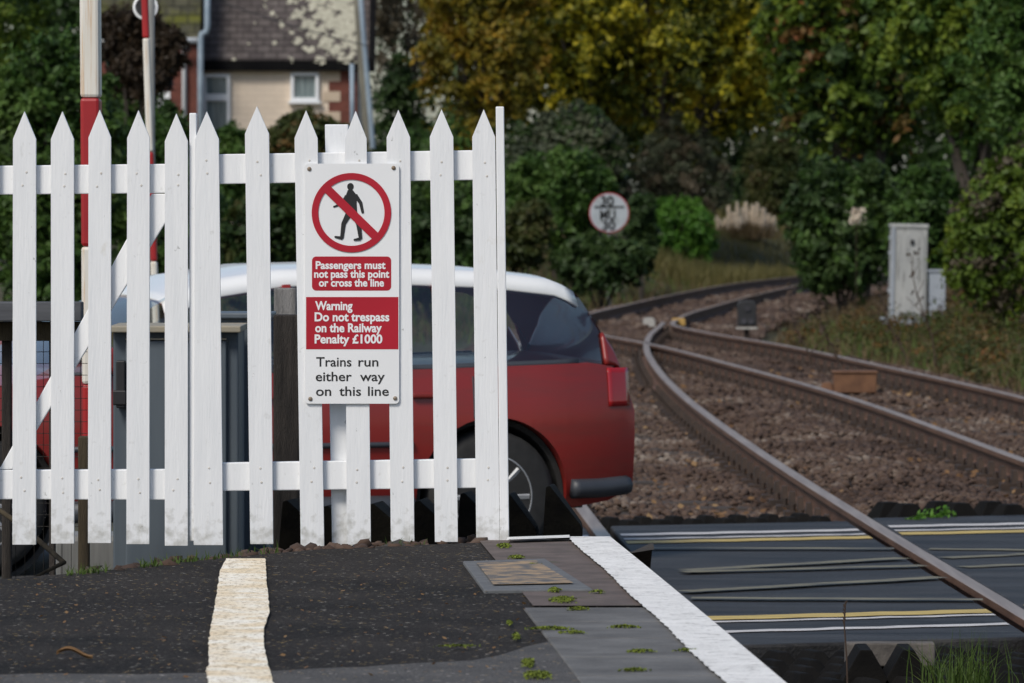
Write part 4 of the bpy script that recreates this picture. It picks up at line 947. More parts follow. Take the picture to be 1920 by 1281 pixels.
# ------------------------------------------------------------------ trackside equipment
def hgt(x, y): return float(height(np.array([x]), np.array([y]))[0])
YR = 82.0; sr = F / YR
rx0, rx1 = (1668 - 960) / sr, (1736 - 960) / sr; zt = HC - (420 - VH) / sr; zb = HC - (597 - VH) / sr
rel = empty('relay_cabinet', ((rx0 + rx1) / 2, YR, zb), 'tall pale grey relay cabinet standing among the weeds right of the tracks', 'cabinet')
mb = MB(); mb.box(((rx0 + rx1) / 2, YR + .2, (zt + zb) / 2), (rx1 - rx0, .4, zt - zb - .02)); mb.build('housing', M['relay'], rel, bevel=.008)
mb = MB(); mb.box(((rx0 + rx1) / 2, YR + .2, zt - .03), (rx1 - rx0 + .03, .44, .06)); mb.build('roof_cap', M['relay'], rel, bevel=.01)
mb = MB(); mb.box(((rx0 + rx1) / 2 + .03, YR - .008, (zt + zb) / 2 - .04), (rx1 - rx0 - .14, .014, zt - zb - .22)); dr = mb.build('door', M['relay'], rel, bevel=.004)
mb = MB(); mb.box((rx0 + .30, YR - .028, zt - .26), (.05, .03, .07)); mb.build('handle', M['signalbox'], dr)
mb = MB()
for z_ in (zt - .2, zt - .42, zb + .4): mb.box((rx0 - .01, YR + .04, z_), (.05, .04, .05))
mb.box((rx0 + .03, YR - .01, (zt + zb) / 2), (.05, .018, zt - zb - .1)); mb.build('hinge_strip', M['relayblue'], rel)
mb = MB(); mb.box(((rx0 + rx1) / 2 - .03, YR + .18, zb - .05), (rx1 - rx0 + .16, .55, .10)); mb.build('base_plate', M['relayblue'], rel, bevel=.008)
mb = MB()
for x in (rx0 + .02, rx1 - .05):
    for dy in (.0, .35): mb.box((x, YR + dy, zb - .35), (.06, .06, .6))
mb.build('leg', M['chair'], rel)
rel.rotation_euler = (0, R(1.3), 0)
c2 = P(1757, 550, 88); mb = MB(); mb.box((c2.x, c2.y, (HC - (508 - VH) * 88 / F - .4) / 2), (.24, .3, HC - (508 - VH) * 88 / F + .4)); mb.box((c2.x, c2.y, HC - (508 - VH) * 88 / F), (.28, .34, .04))
tag(mb.build('trackside_box', M['relayblue'], bevel=.01), 'small pale blue-grey box half hidden behind the tall relay cabinet', 'cabinet')
# ground signal
YG = 76.0; sg = F / YG; c = P(1401, 590, YG); gs = empty('ground_signal', (c.x, YG, -.3), 'small black ground signal standing beside the right-hand rail', 'signal')
mb = MB(); mb.prism([(c.x - .125, P(0, 612, YG).z), (c.x + .125, P(0, 612, YG).z), (c.x + .125, P(0, 570, YG).z), (c.x + .09, P(0, 564, YG).z), (c.x - .09, P(0, 564, YG).z), (c.x - .125, P(0, 570, YG).z)], 'y', YG, YG + .2); mb.build('housing', M['signalbox'], gs, bevel=.01)
for dx, v in ((-.05, 602), (.05, 602), (.0, 578)):
    mb = MB(); mb.lathe([(.032, 0), (.034, .03), (.026, .03), (.024, .012)], (c.x + dx, YG, P(0, v, YG).z), (0, -1, 0), 16); mb.build('lens', M['lens'], gs)
mb = MB(); mb.box((c.x, YG + .1, P(0, 614, YG).z - .01), (.28, .22, .025)); mb.build('foot_plate', M['palebox'], gs)
mb = MB(); mb.box((c.x, YG + .1, (P(0, 616, YG).z - .4) / 2), (.07, .07, P(0, 616, YG).z + .4)); mb.build('post', M['chair'], gs)
# boxes by the points
c = G(1602, 737, -.16); mb = MB(); mb.box((c.x, c.y, -.06), (.40, .30, .19)); mb.box((c.x, c.y, .04), (.43, .33, .02)); mb.box((c.x - .26, c.y, -.10), (.12, .16, .08), taper=.7)
tag(mb.build('points_box', M['brownbox'], bevel=.008), 'rusty brown points box between the right-hand rails', 'box')
c = G(1272, 613, -.1); mb = MB(); mb.box((c.x, c.y, -.03), (.2, .25, .10), taper=.85); tag(mb.build('points_cover', M['orangebox'], bevel=.008), 'small ochre cover beside the rail at the junction', 'cover')
for u, lab in ((1086, 'small pale concrete block at the junction, left of the other'), (1217, 'small pale concrete block at the junction, close to the joining rail')):
    c = G(u, 613, -.15); mb = MB(); mb.box((c.x, c.y, -.10), (.17, .22, .10)); mb.box((c.x, c.y, -.035), (.13, .16, .025)); tag(mb.build('concrete_block', M['palebox'], bevel=.006), lab, 'block')

# speed sign: drawn facing the camera, on a post
YP = 101.0; sp = F / YP; c = P(1142, 399, YP)
spd = empty('speed_sign', (c.x, YP, hgt(c.x, YP)), 'round white speed board with a red rim reading 30 MU 30, half in the bushes', 'sign')
mb = MB(); mb.lathe([(37.5 / sp, 0), (37.5 / sp, .02), (33.5 / sp, .0205)], c, (0, -1, 0), 48); mb.build('red_rim', M['signred'], spd)
mb = MB(); mb.lathe([(35.8 / sp, .0195), (35.8 / sp, .024), (.01, .024)], c, (0, -1, 0), 48); mb.build('face', M['boardgrey'], spd)
for t, u0, u1, vb, cap in (('30', 1126, 1151, 386, 18), ('MU', 1125, 1154, 412, 18), ('30', 1129, 1154, 431, 17)):
    text_obj(t, 'lettering', M['black'], spd, P(u0, 0, YP).x, P(u1, 0, YP).x, P(0, vb, YP).z, cap / sp, YP - .026, .035, th=.004)
mb = MB(); mb.box((c.x, YP - .028, P(0, 388.5, YP).z), (56 / sp, .004, 3.5 / sp)); mb.build('bar', M['black'], spd)
mb = MB(); mb.tube([(c.x, YP + .05, hgt(c.x, YP) - .2), (c.x, YP + .05, c.z)], .04, 10); mb.build('post', M['postgrey'], spd)

# ------------------------------------------------------------------ house
YH = 140.0; sh = F / YH
def hx(u): return (u - 960) / sh
def hz(v): return HC - (v - VH) / sh
hb = .8
house = empty('house', (hx(520), YH, hb), 'cream walled house with a lichened tile roof behind the hedge', 'house')
xl, xr, ze = hx(372), hx(668), hz(128)
mb = MB(); mb.box(((xl + xr) / 2, YH + 3.0, (ze + hb) / 2), (xr - xl, 6.0, ze - hb)); wall = mb.build('wall', M['render'], house)
mb = MB(); mb.box(((hx(616) + xr) / 2 + .006, YH + .5, (ze + hb) / 2), (xr - hx(616) + .012, 1.02, ze - hb - .004)); mb.build('brick_corner', M['brick'], house)
for i, v in enumerate(range(134, 320, 19)):
    if i % 2 == 0: mb = MB(); mb.box((hx(622), YH - .015, hz(v + 9)), (.42, .03, 19 / sh)); mb.build('quoin', M['quoin'], house)
# roof (gable along x)
RH = 4.4; slope_d = 3.6
OV = .16
def roof(x0, x1, z0, y0, rise, depth, m, parent, name='roof', th=.12):
    mb = MB(); mb.prism([(y0 - OV, z0 - .02), (y0 + depth, z0 + rise), (y0 + 2 * depth + OV, z0 - .02), (y0 + 2 * depth + OV, z0 - .02 + th), (y0 + depth, z0 + rise + th * 1.5), (y0 - OV, z0 - .02 + th)], 'x', x0, x1); return mb.build(name, m, parent)
rf = roof(hx(376), hx(692), ze + .12, YH, 4.2, 3.2, M['tile'], house)
# lichen crust on the right of the roof
n = 9000; uu = 668 - np.abs(rng.normal(0, 70, n)); vv = rng.uniform(-80, 118, n)
cl = np.sin(uu * .13 + vv * .05) * np.sin(vv * .17 + 1) + .7 * np.sin(uu * .31 - vv * .21) * np.sin(vv * .37 + uu * .1) + .5 * rng.normal(size=n)
keep = ((cl > .85 - (uu - 560) * .0095 + np.clip(vv - 40, 0, 99) * .012) & (uu > 385)) | ((rng.random(n) < .006))
uu, vv = uu[keep], vv[keep]; zz = hz(vv); tt = (zz - (ze + .22)) / 4.28; yy_ = YH - OV + tt * (3.2 + OV)
c = np.stack([hx(uu) * (yy_ / YH), yy_ - .035, HC + (zz - HC) * (yy_ / YH)], -1)
# stay on the roof plane
c[:, 2] = ze + .245 + (c[:, 1] + OV - YH) / (3.2 + OV) * 4.22 + .02
nr = np.tile(np.array([0, -.765, .644]), (len(c), 1)) + rng.normal(size=c.shape) * .05
v, f = leaf_quads(c, nr, .06 + .14 * rng.random(len(c)) ** 2, .8); np_mesh('lichen', v, f, M['lichen'], rf)
mb = MB(); mb.box(((hx(374) + hx(690)) / 2, YH - OV - .05, ze + .06), (hx(690) - hx(374), .08, .26)); mb.build('fascia', M['fascia'], house)
mb = MB(); mb.prism([(YH - OV - .1, ze - .1), (YH + 3.2, ze + 4.35), (YH + 3.2, ze + 4.65), (YH - OV - .1, ze + .22)], 'x', hx(691.5), hx(704)); mb.build('bargeboard', M['fascia'], house)
def window(u0, u1, v0, v1, bars):
    x0, x1, z1, z0 = hx(u0), hx(u1), hz(v0), hz(v1); f = .085; mb = MB(); y = YH - .06
    mb.box((x0 + f / 2, y, (z0 + z1) / 2), (f, .12, z1 - z0)); mb.box((x1 - f / 2, y, (z0 + z1) / 2), (f, .12, z1 - z0))
    mb.box(((x0 + x1) / 2, y, z1 - f / 2), (x1 - x0 - 2 * f, .12, f)); mb.box(((x0 + x1) / 2, y, z0 + f / 2), (x1 - x0 - 2 * f, .12, f))
    for v in bars: mb.box(((x0 + x1) / 2, y, hz(v)), (x1 - x0 - 2 * f, .12, .17))
    wn = mb.build('window', M['upvc'], house, bevel=.01)
    mb = MB(); mb.box(((x0 + x1) / 2, YH - .025, (z0 + z1) / 2), (x1 - x0 - 2 * f - .004, .03, z1 - z0 - 2 * f - .004)); mb.build('pane', M['pane'], wn)
    mb = MB(); mb.box(((x0 + x1) / 2, YH - .09, z0 - .03), (x1 - x0 + .1, .18, .06)); mb.build('sill', M['upvc'], wn)
window(380, 432, 139, 262, (183,)); window(545, 598, 136, 190, ())
# left wing with mossy roof, white gutter, brick and white quoins
yw = YH - 1.2
wx0, wx1 = hx(190), hx(376.5); zw = hz(84)
mb = MB(); mb.box(((wx0 + wx1) / 2, yw + 2.6, (zw + hb) / 2), (wx1 - wx0, 5.2, zw - hb)); mb.build('wing_wall', M['brick'], house)
mb = MB(); 
for i, v in enumerate(range(96, 300, 26)):
    wd = .62 if i % 2 else .40; mb.box((hx(300) + wd / 2 - .3, yw - .02, hz(v + 13)), (wd, .04, 26 / sh))
mb.build('white_quoins', M['whitewash'], house)
roof(hx(180), hx(380), zw + .05, yw, 3.9, 2.9, M['mosstile'], house, 'wing_roof')
mb = MB(); mb.tube([(hx(180), yw - .44, zw + .06), (hx(377), yw - .44, zw + .06)], .07, 10); mb.tube([(hx(351), yw - .40, zw + .03), (hx(351), yw - .2, zw - .3), (hx(351), yw - .1, zw - .45), (hx(351), yw - .1, hb)], .055, 10); mb.build('white_gutter', M['upvc'], house, smooth=True)
mb = MB(); mb.tube([P(389, -120, YH - 1.9), P(389, 50, YH - 1.9), P(387, 60, YH - 1.9), P(378, 64, YH - 1.9), P(376.5, 72, YH - 1.9), P(376, 150, YH - 1.9), P(376, 330, YH - 1.9)], .075, 10); mb.build('drainpipe', M['pipeblue'], house, smooth=True)
# pole with steel ducting beside the house
YT = 120.0
pole = empty('utility_pole', (P(694, 0, YT).x, YT, hgt(P(694, 0, YT).x, YT)), 'leaning mossy wooden pole with a grey cable duct at the right end of the house', 'pole')
mb = MB(); mb.tube([P(662, -120, YT), P(675, 60, YT), P(690, 260, YT), P(702, 430, YT)], [.085, .09, .10, .105], 12); mb.build('pole_shaft', M['polegrey'], pole, smooth=True)
mb = MB(); mb.tube([P(668, -120, YT - .1), P(681, 60, YT - .1), P(698, 260, YT - .1), P(710, 430, YT - .1)], .055, 10); mb.build('cable_duct', M['pipeblue'], pole, smooth=True)
mb = MB(); mb.tube([P(660, 120, YT - .02) , P(661, 300, YT - .02)], .05, 8); mb.build('bracket_pipe', M['pipeblue'], pole, smooth=True)
mb = MB(); mb.tube([P(330 + 45 * i, (-30 + 75 * (i / 4) - 14 * (i / 4) ** 2 * .6), 128 - 1.6 * i) for i in range(9)], .012, 5); tag(mb.build('overhead_wire', M['wire']), 'thin dark wire sagging across the house roof', 'wire')

# ------------------------------------------------------------------ vegetation
def foliage(name, blobs, n, leaf, m, parent=None, clumps=60, spread=.22, asp=.5, droop=0.0, shell=.55):
    """leaves in clumps through the volume of several ellipsoids: blobs = [(centre, radii, weight)]"""
    W = np.array([b[2] for b in blobs], float); W /= W.sum(); out = []; nr = []
    for (c, r_, _), w_ in zip(blobs, W):
        c = np.array(c); r_ = np.array(r_); k = max(4, int(clumps * w_)); m_ = int(n * w_)
        d = rng.normal(size=(k, 3)); d /= np.linalg.norm(d, axis=1, keepdims=True); rad = (shell + (1 - shell) * rng.random(k) ** .6)[:, None]
        cc = c + d * r_ * rad; cs = spread * (.6 + .8 * rng.random(k)); i = rng.integers(0, k, m_)
        ax = rng.normal(size=(k, 3)) * np.array([1, 1, .45]) + d * .9; ax /= np.linalg.norm(ax, axis=1, keepdims=True)
        g = rng.normal(size=(m_, 3)) * .42; g[:, 2] *= .75
        g += ax[i] * (rng.normal(size=(m_, 1)) * .75)
        p = cc[i] + g * cs[i][:, None] * r_.mean()
        q = rng.random(m_) < .14                                     # some leaves anywhere in the crown
        u_ = rng.normal(size=(m_, 3)); u_ /= np.linalg.norm(u_, axis=1, keepdims=True); u_ *= rng.random((m_, 1)) ** .33
        p = np.where(q[:, None], c + u_ * r_ * 1.04, p)
        p[:, 2] -= .25 * cs[i] * r_.mean() * (g ** 2).sum(1)
        if droop: p[:, 2] -= droop * (g[:, 0] ** 2 + g[:, 1] ** 2) * r_.mean() * .4
        out.append(p); nr.append(d[i] * .3 + g * .4 + np.array([0, 0, .45]) + rng.normal(size=(m_, 3)) * .55)
    c = np.concatenate(out); nn = np.concatenate(nr)
    v, f = leaf_quads(c, nn, leaf * (.55 + .9 * rng.random(len(c))), asp)
    return np_mesh(name, v, f, m, parent)
def limbs(base, tips, r0, jit=.3):
    mb = MB(); r = random.Random(len(tips) * 7 + int(base[1] * 10))
    for t in tips:
        t = Vector(t); b = Vector(base); pts = []; k = 7
        for i in range(k + 1):
            q = b.lerp(t, i / k); q.x += r.uniform(-jit, jit) * (i / k) * (1 if i < k else 0); q.y += r.uniform(-jit, jit) * (i / k); q.z += jit * .6 * math.sin(i / k * 3.1)
            pts.append(q)
        mb.tube(pts, [r0 * (1 - .88 * i / k) for i in range(k + 1)], 7)
    return mb
def shrub(name, label, cat, u0, u1, v0, v1, Y, m, n, leaf, grp=None, depth=None, clumps=60, spread=.24, asp=.5, parts=4, stem=True, bm='bark', droop=0, seed=0, trunk=.05, extra=()):
    r = random.Random(seed + int(u0)); a, b = P(u0, v1, Y), P(u1, v0, Y)
    c = Vector(((a.x + b.x) / 2, Y, (a.z + b.z) / 2)); rx_, rz_ = (b.x - a.x) / 2, (b.z - a.z) / 2; ry_ = depth or max(rx_, rz_ * .7) * .8
    blobs = [(c, (rx_ * .80, ry_ * .8, rz_ * .80), 1.6)]
    for i in range(parts):
        an = r.uniform(0, 6.28); q = c + Vector((rx_ * .55 * math.cos(an), ry_ * .5 * r.uniform(-1, .6), rz_ * .5 * math.sin(an))); k = r.uniform(.38, .55); blobs.append((q, (rx_ * k, ry_ * k, rz_ * k), k))
    gz = hgt(c.x, Y)
    root = empty(name, (c.x, Y, gz), label, cat, grp)
    foliage('crown', blobs, n, leaf, m, root, clumps, spread, asp, droop)
    for (mm, nn, ll) in extra: foliage('crown', blobs, nn, ll, mm, root, max(10, clumps // 3), spread, asp, droop)
    if stem: limbs((c.x, Y, gz - .1), [q for q, _, _ in blobs] + [blobs[0][0] + Vector((0, 0, rz_ * .5))], trunk, .08 * rx_).build('trunk' if cat == 'tree' else 'stem', M[bm], root, smooth=True)
    return root
# trees
shrub('autumn_tree', 'large broad tree turning yellow, filling the top middle behind the tracks', 'tree', 880, 1560, -300, 300, 132, M['l_yellow'], 120000, .17, clumps=420, spread=.10, parts=12, trunk=.16, seed=3)
shrub('autumn_tree', 'orange-tinged tree just right of the house pole', 'tree', 765, 1030, -160, 285, 126, M['l_orange'], 26000, .15, clumps=140, spread=.15, parts=7, trunk=.10, seed=5)
shrub('bare_tree', 'thin half-bare brownish tree against the sky right of the house roof', 'tree', 690, 840, -200, 235, 150, M['l_brown'], 8000, .12, clumps=80, spread=.22, parts=5, trunk=.08, seed=6, bm='bark')
shrub('evergreen_tree', 'dark green tree under the thin bare tree, right of the pole', 'tree', 690, 810, 90, 330, 128, M['l_dark'], 12000, .13, clumps=60, parts=4, trunk=.08, seed=8)
shrub('dark_tree', 'dark olive tree with some reddish leaves, between the yellow tree and the green one', 'tree', 1440, 1790, -300, 340, 108, M['l_willow'], 70000, .16, clumps=260, spread=.12, parts=10, trunk=.14, seed=9, extra=((M['l_dark'], 40000, .16), (M['l_russet'], 9000, .15)))
shrub('green_tree', 'yellow-green leafy tree leaning in at the upper right corner', 'tree', 1640, 2060, -300, 270, 92, M['l_willow'], 70000, .12, clumps=260, spread=.12, parts=10, trunk=.10, seed=10, extra=((M['l_green'], 30000, .12),))
shrub('green_tree', 'grey-green tree at the right edge of the view, above the olive bush', 'tree', 1790, 2140, -200, 330, 80, M['l_green'], 50000, .10, clumps=200, spread=.13, parts=8, trunk=.09, seed=11)
shrub('leafy_tree', 'dense green tree at the left behind the thick barrier boom', 'tree', -90, 250, 40, 600, 62, M['l_green'], 42000, .085, clumps=200, spread=.14, parts=8, trunk=.06, seed=12, extra=((M['l_dark'], 16000, .09),))
shrub('yellow_tree', 'olive-yellow tree in the top left corner', 'tree', -160, 120, -200, 230, 95, M['l_willow'], 30000, .11, clumps=120, spread=.16, parts=7, trunk=.07, seed=13)
shrub('copper_tree', 'dark copper-leaved tree between the barrier booms', 'tree', 180, 350, -10, 190, 85, M['l_copper'], 34000, .09, clumps=110, spread=.2, parts=5, trunk=.05, seed=14)
# bushes
B = 'bush'
shrub('evergreen_bush', 'big dark glossy evergreen bush right of the fence, behind the speed sign', B, 930, 1190, 185, 470, 112, M['l_grey'], 30400, .12, clumps=144, spread=.15, parts=6, trunk=.03, seed=20, extra=((M['l_dark'], 13500, .13),))
shrub('leafy_bush', 'mid green bush in front of the dark evergreen, left of the speed sign', B, 945, 1150, 255, 480, 110.3, M['l_green'], 24700, .13, clumps=126, spread=.17, parts=6, trunk=.03, seed=21)
shrub('leafy_bush', 'low mixed green and reddish bush against the fence end post', B, 915, 1045, 360, 510, 100, M['l_hedge'], 14250, .11, clumps=90, parts=5, trunk=.03, seed=22)
shrub('dark_bush', 'dark low bush under the round speed sign', B, 1035, 1222, 436, 545, 99.5, M['l_dark'], 18050, .12, clumps=108, parts=5, trunk=.03, seed=23)
shrub('leafy_bush', 'dark green leaves close to the right side of the speed sign', B, 1172, 1235, 355, 480, 106.5, M['l_dark'], 6840, .11, clumps=54, parts=3, trunk=.03, seed=24)
shrub('twiggy_bush', 'grey-brown twiggy rounded bush above the bright green bush', B, 1175, 1385, 200, 450, 130.5, M['l_grey'], 22800, .09, clumps=162, spread=.15, parts=5, asp=.25, trunk=.03, seed=25, bm='twig', extra=((M['l_brown'], 13500, .10),))
shrub('bright_bush', 'bright fresh green bush left of the pampas grass', B, 1190, 1356, 350, 500, 127.5, M['l_bright'], 19000, .12, clumps=108, spread=.17, parts=5, asp=.3, trunk=.03, seed=26)
shrub('olive_bush', 'olive feathery bush behind the pampas grass', B, 1375, 1530, 240, 470, 146, M['l_hedge'], 22800, .12, clumps=108, spread=.17, parts=5, asp=.3, trunk=.03, seed=27)
shrub('dark_bush', 'dark green bush right of the pampas grass, left of the relay cabinet', B, 1470, 1690, 270, 575, 100, M['l_dark'], 28500, .13, clumps=144, spread=.15, parts=6, trunk=.03, seed=29, extra=((M['l_green'], 10500, .12),))
shrub('dark_bush', 'dark green bush close behind the relay cabinet', B, 1650, 1830, 300, 560, 90, M['l_green'], 24700, .11, clumps=144, spread=.15, parts=6, trunk=.03, seed=30, extra=((M['l_dark'], 9000, .11),))
shrub('olive_bush', 'olive and yellow bush at the right edge beside the relay cabinet', B, 1780, 2010, 230, 640, 74, M['l_willow'], 28500, .085, clumps=162, spread=.18, parts=6, trunk=.03, seed=31, extra=((M['l_brown'], 7500, .08),))
shrub('garden_hedge', 'reddish green bush in front of the cream house wall', B, 470, 720, 190, 420, 100, M['l_hedge'], 28500, .11, clumps=144, spread=.18, parts=6, trunk=.03, seed=32, extra=((M['l_russet'], 3750, .10),))
shrub('garden_hedge', 'small green shrub in front of the tall house window', B, 380, 500, 215, 420, 98, M['l_green'], 15200, .11, clumps=90, parts=5, trunk=.03, seed=33)
shrub('orange_bush', 'orange and green bush behind the right pickets, under the orange tree', B, 700, 940, 200, 420, 104, M['l_orange'], 13300, .12, clumps=90, parts=5, trunk=.03, seed=34, extra=((M['l_green'], 12000, .12),))
shrub('leafy_bush', 'green bush behind the gate, left of the cream house', B, 190, 420, 175, 560, 70, M['l_green'], 28500, .09, clumps=144, spread=.15, parts=6, trunk=.03, seed=35, extra=((M['l_dark'], 7500, .09),))
shrub('leafy_bush', 'dark green bush seen between the pickets left of the warning sign', B, 390, 640, 300, 620, 75, M['l_dark'], 26600, .10, clumps=144, spread=.15, parts=6, trunk=.03, seed=36, extra=((M['l_hedge'], 9000, .09),))
shrub('leafy_bush', 'green bush seen between the pickets right of the warning sign', B, 640, 960, 310, 570, 88, M['l_dark'], 28500, .11, clumps=144, spread=.15, parts=6, trunk=.03, seed=37, extra=((M['l_green'], 10500, .10),))

shrub('dark_bush', 'dark bush closing the gap behind the pampas plumes', B, 1290, 1600, 290, 510, 152, M['l_dark'], 26000, .13, clumps=110, spread=.15, parts=6, trunk=.03, seed=40)
shrub('dark_bush', 'dark low shrub between the bright green bush and the pampas grass', B, 1300, 1420, 375, 500, 147, M['l_hedge'], 12000, .11, clumps=60, spread=.17, parts=5, trunk=.03, seed=41)
shrub('leafy_bush', 'green bush in front of the brick wing of the house, behind the copper tree', B, 180, 330, 110, 420, 95, M['l_green'], 22000, .10, clumps=100, spread=.16, parts=6, trunk=.03, seed=42, extra=((M['l_dark'], 9000, .10),))
# the wood behind everything reads as one dark mass
bl = []
for i in range(44):
    x = -26 + i * 1.25; zc = 5.2 if not (-6.0 < x < -1.2) else 1.4
    bl.append(((x, 168 + 5 * math.sin(i * 2.1), zc), (2.2, 3, 4.8 if zc > 2 else 1.6), 1 if zc > 2 else .4))
    if zc > 2: bl.append(((x + .8, 174 + 3 * math.sin(i), 12.0), (3.0, 3, 4.5), .9))
o = foliage('distant_wood', bl, 170000, .36, M['l_dark'], None, 1500, .30); tag(o, 'dark distant wood closing the view behind house and trees', 'wood', kind='stuff')

# pampas grass
YPm = 140.0; c = P(1397, 470, YPm); gz = hgt(c.x, YPm)
pam = empty('pampas_grass', (c.x, YPm, gz), 'pampas grass with a cluster of pale feathery plumes beyond the tracks', 'pampas grass')
def blades(name, base, hh, spread, lean, wd, m, parent=None, curl=.35):
    """grass: n curved two-segment blades"""
    n = len(base); a = rng.random(n) * 6.28; l = lean * rng.random(n); d = np.stack([np.cos(a), np.sin(a), np.zeros(n)], -1); sd_ = np.stack([-np.sin(a), np.cos(a), np.zeros(n)], -1)
    sd_ = np.where(rng.random((n, 1)) < .6, np.array([1., 0, 0]), sd_)
    up = np.array([0, 0, 1.]); h = hh[:, None]
    m1 = base + up * h * .55 + d * h * l[:, None] * .35; tp = base + up * h * (1 - curl * l[:, None]) + d * h * l[:, None]
    w_ = wd * (.6 + .8 * rng.random((n, 1)))
    v = np.stack([base - sd_ * w_, base + sd_ * w_, m1 + sd_ * w_ * .7, m1 - sd_ * w_ * .7, tp], 1).reshape(-1, 3)
    i = np.arange(n)[:, None] * 5
    f = np.concatenate([i + np.array([[0, 1, 2]]), i + np.array([[0, 2, 3]]), i + np.array([[3, 2, 4]])])
    return np_mesh(name, v, f, m, parent)
n = 1300; bs = np.stack([c.x + rng.normal(0, .35, n), YPm + rng.normal(0, .3, n), np.full(n, gz)], -1)
blades('leaves', bs, .22 + .32 * rng.random(n), 0, .8, .010, M['grassdry'], pam)
for (u, vt, vb, ln) in ((1349, 411, 441, -5), (1363, 418, 446, -3), (1372, 394, 440, -6), (1385, 386, 446, -4), (1394, 396, 450, -1), (1400, 385, 440, 0), (1410, 391, 452, 2), (1417, 387, 440, 3), (1427, 397, 444, 5), (1436, 409, 441, 6), (1446, 413, 445, 5), (1379, 406, 448, -3)):
    t, b = P(u + ln, vt, YPm), P(u, vb, YPm); nn = 520; q = rng.random(nn); ax = np.array(b)[None] + (np.array(t) - np.array(b))[None] * q[:, None]
    yo = .3 * math.sin(u * 1.9); ax[:, 1] += yo; rad = .055 * np.sin(np.pi * np.clip(q ** .75 * .93 + .05, 0, 1)) ** .8
    g = rng.normal(size=(nn, 3)) * .5
    c0 = ax + g * rad[:, None]; dr_ = np.stack([ln * .012 + g[:, 0] * .35, g[:, 1] * .35, np.full(nn, 1.)], -1); dr_ /= np.linalg.norm(dr_, axis=1, keepdims=True)
    sd_ = np.cross(dr_, rng.normal(size=(nn, 3)) * .5 + np.array([0, -1., 0])); sd_ /= np.linalg.norm(sd_, axis=1, keepdims=True); L_ = (.06 + .07 * rng.random((nn, 1))); w_ = .011
    v = np.stack([c0 - sd_ * w_, c0 + sd_ * w_, c0 + dr_ * L_ + sd_ * w_ * .4, c0 + dr_ * L_ - sd_ * w_ * .4], 1).reshape(-1, 3)
    np_mesh('plume', v, np.arange(nn * 4).reshape(nn, 4), M['plume'], pam)
    mb = MB(); mb.tube([(b.x - ln * .01, b.y + yo, gz), (b.x, b.y + yo, b.z + .1)], .008, 5); mb.build('stalk', M['grassdry'], pam)
t = P(1606, 398, 104); root = empty('pampas_grass', (t.x, 104, hgt(t.x, 104)), 'small pale seed plume in the dark bushes left of the relay cabinet', 'pampas grass')
nn = 150; q = rng.random(nn); p = np.array(P(1606, 405, 98.5))[None] + np.stack([rng.normal(0, .06, nn), rng.normal(0, .06, nn), (q - .5) * .28], -1); v, f = leaf_quads(p, rng.normal(size=p.shape), .05 + .04 * rng.random(nn), .4); np_mesh('plume', v, f, M['plume'], root)
mb = MB(); mb.tube([(p[:, 0].mean(), 98.5, hgt(t.x, 98.5)), (p[:, 0].mean(), 98.5, p[:, 2].mean())], .005, 5); mb.build('stalk', M['deadstem'], root)

# verge grass, weeds
def verge(n, ylo, yhi, dlo, dhi, sidef, hmin, hmax, seed):
    r = np.random.default_rng(seed); y = ylo + (yhi - ylo) * r.random(n) ; d = dlo + (dhi - dlo) * r.random(n) ** .8
    x = np.where(sidef > 0, xA(y) + d, np.minimum(np.where(y < 77, xD(np.clip(y, 5, 77.5)), 99), xB(y)) - d)
    return np.stack([x, y, height(x, y) - .03], -1), hmin + (hmax - hmin) * r.random(n) ** 1.6
b1, h1 = verge(26000, 44, 84, 1.35, 6.5, 1, .06, .30, 1); b2, h2 = verge(16000, 84, 130, 1.2, 6, 1, .10, .35, 2); b3, h3 = verge(15000, 80, 132, 1.2, 7, -1, .12, .42, 3)
o = blades('dry_grass', np.concatenate([b1, b2, b3]), np.concatenate([h1, h2, h3]), 0, .9, .0075, M['grassdry']); tag(o, 'dry straw and olive grass growing on both banks of the tracks', 'grass', kind='stuff')
b1, h1 = verge(16000, 44, 90, 1.6, 7, 1, .08, .34, 4); b3, h3 = verge(9000, 78, 132, 1.4, 7, -1, .12, .45, 5)
o = blades('green_grass', np.concatenate([b1, b3]), np.concatenate([h1, h3]), 0, .9, .007, M['grassgreen']); tag(o, 'green grass mixed into the dry verge beside the tracks', 'grass', kind='stuff')
n = 5200; uq = rng.uniform(1200, 1490, n); yq = 123.0 + 2.5 * rng.random(n); xq = (uq - 960) * yq / F
bs = np.stack([xq, yq, height(xq, yq) - .03], -1)
o = blades('meadow_grass', bs[:3400], (.35 + .45 * rng.random(n))[:3400], 0, .6, .009, M['l_straw']); tag(o, 'tall straw-green grass in front of the pampas plumes and bright bush', 'grass', kind='stuff')
n = 9000; uq = rng.uniform(1180, 1640, n); yq = 129 + 24 * rng.random(n); xq = (uq - 960) * yq / F; kq = xB(yq) - xq > 1.3
bs = np.stack([xq, yq, height(xq, yq) - .03], -1)[kq]
o = blades('slope_grass', bs, (.12 + .3 * rng.random(n))[kq], 0, .8, .010, M['l_straw']); tag(o, 'green and straw grass on the slope around the pampas clump', 'grass', kind='stuff')
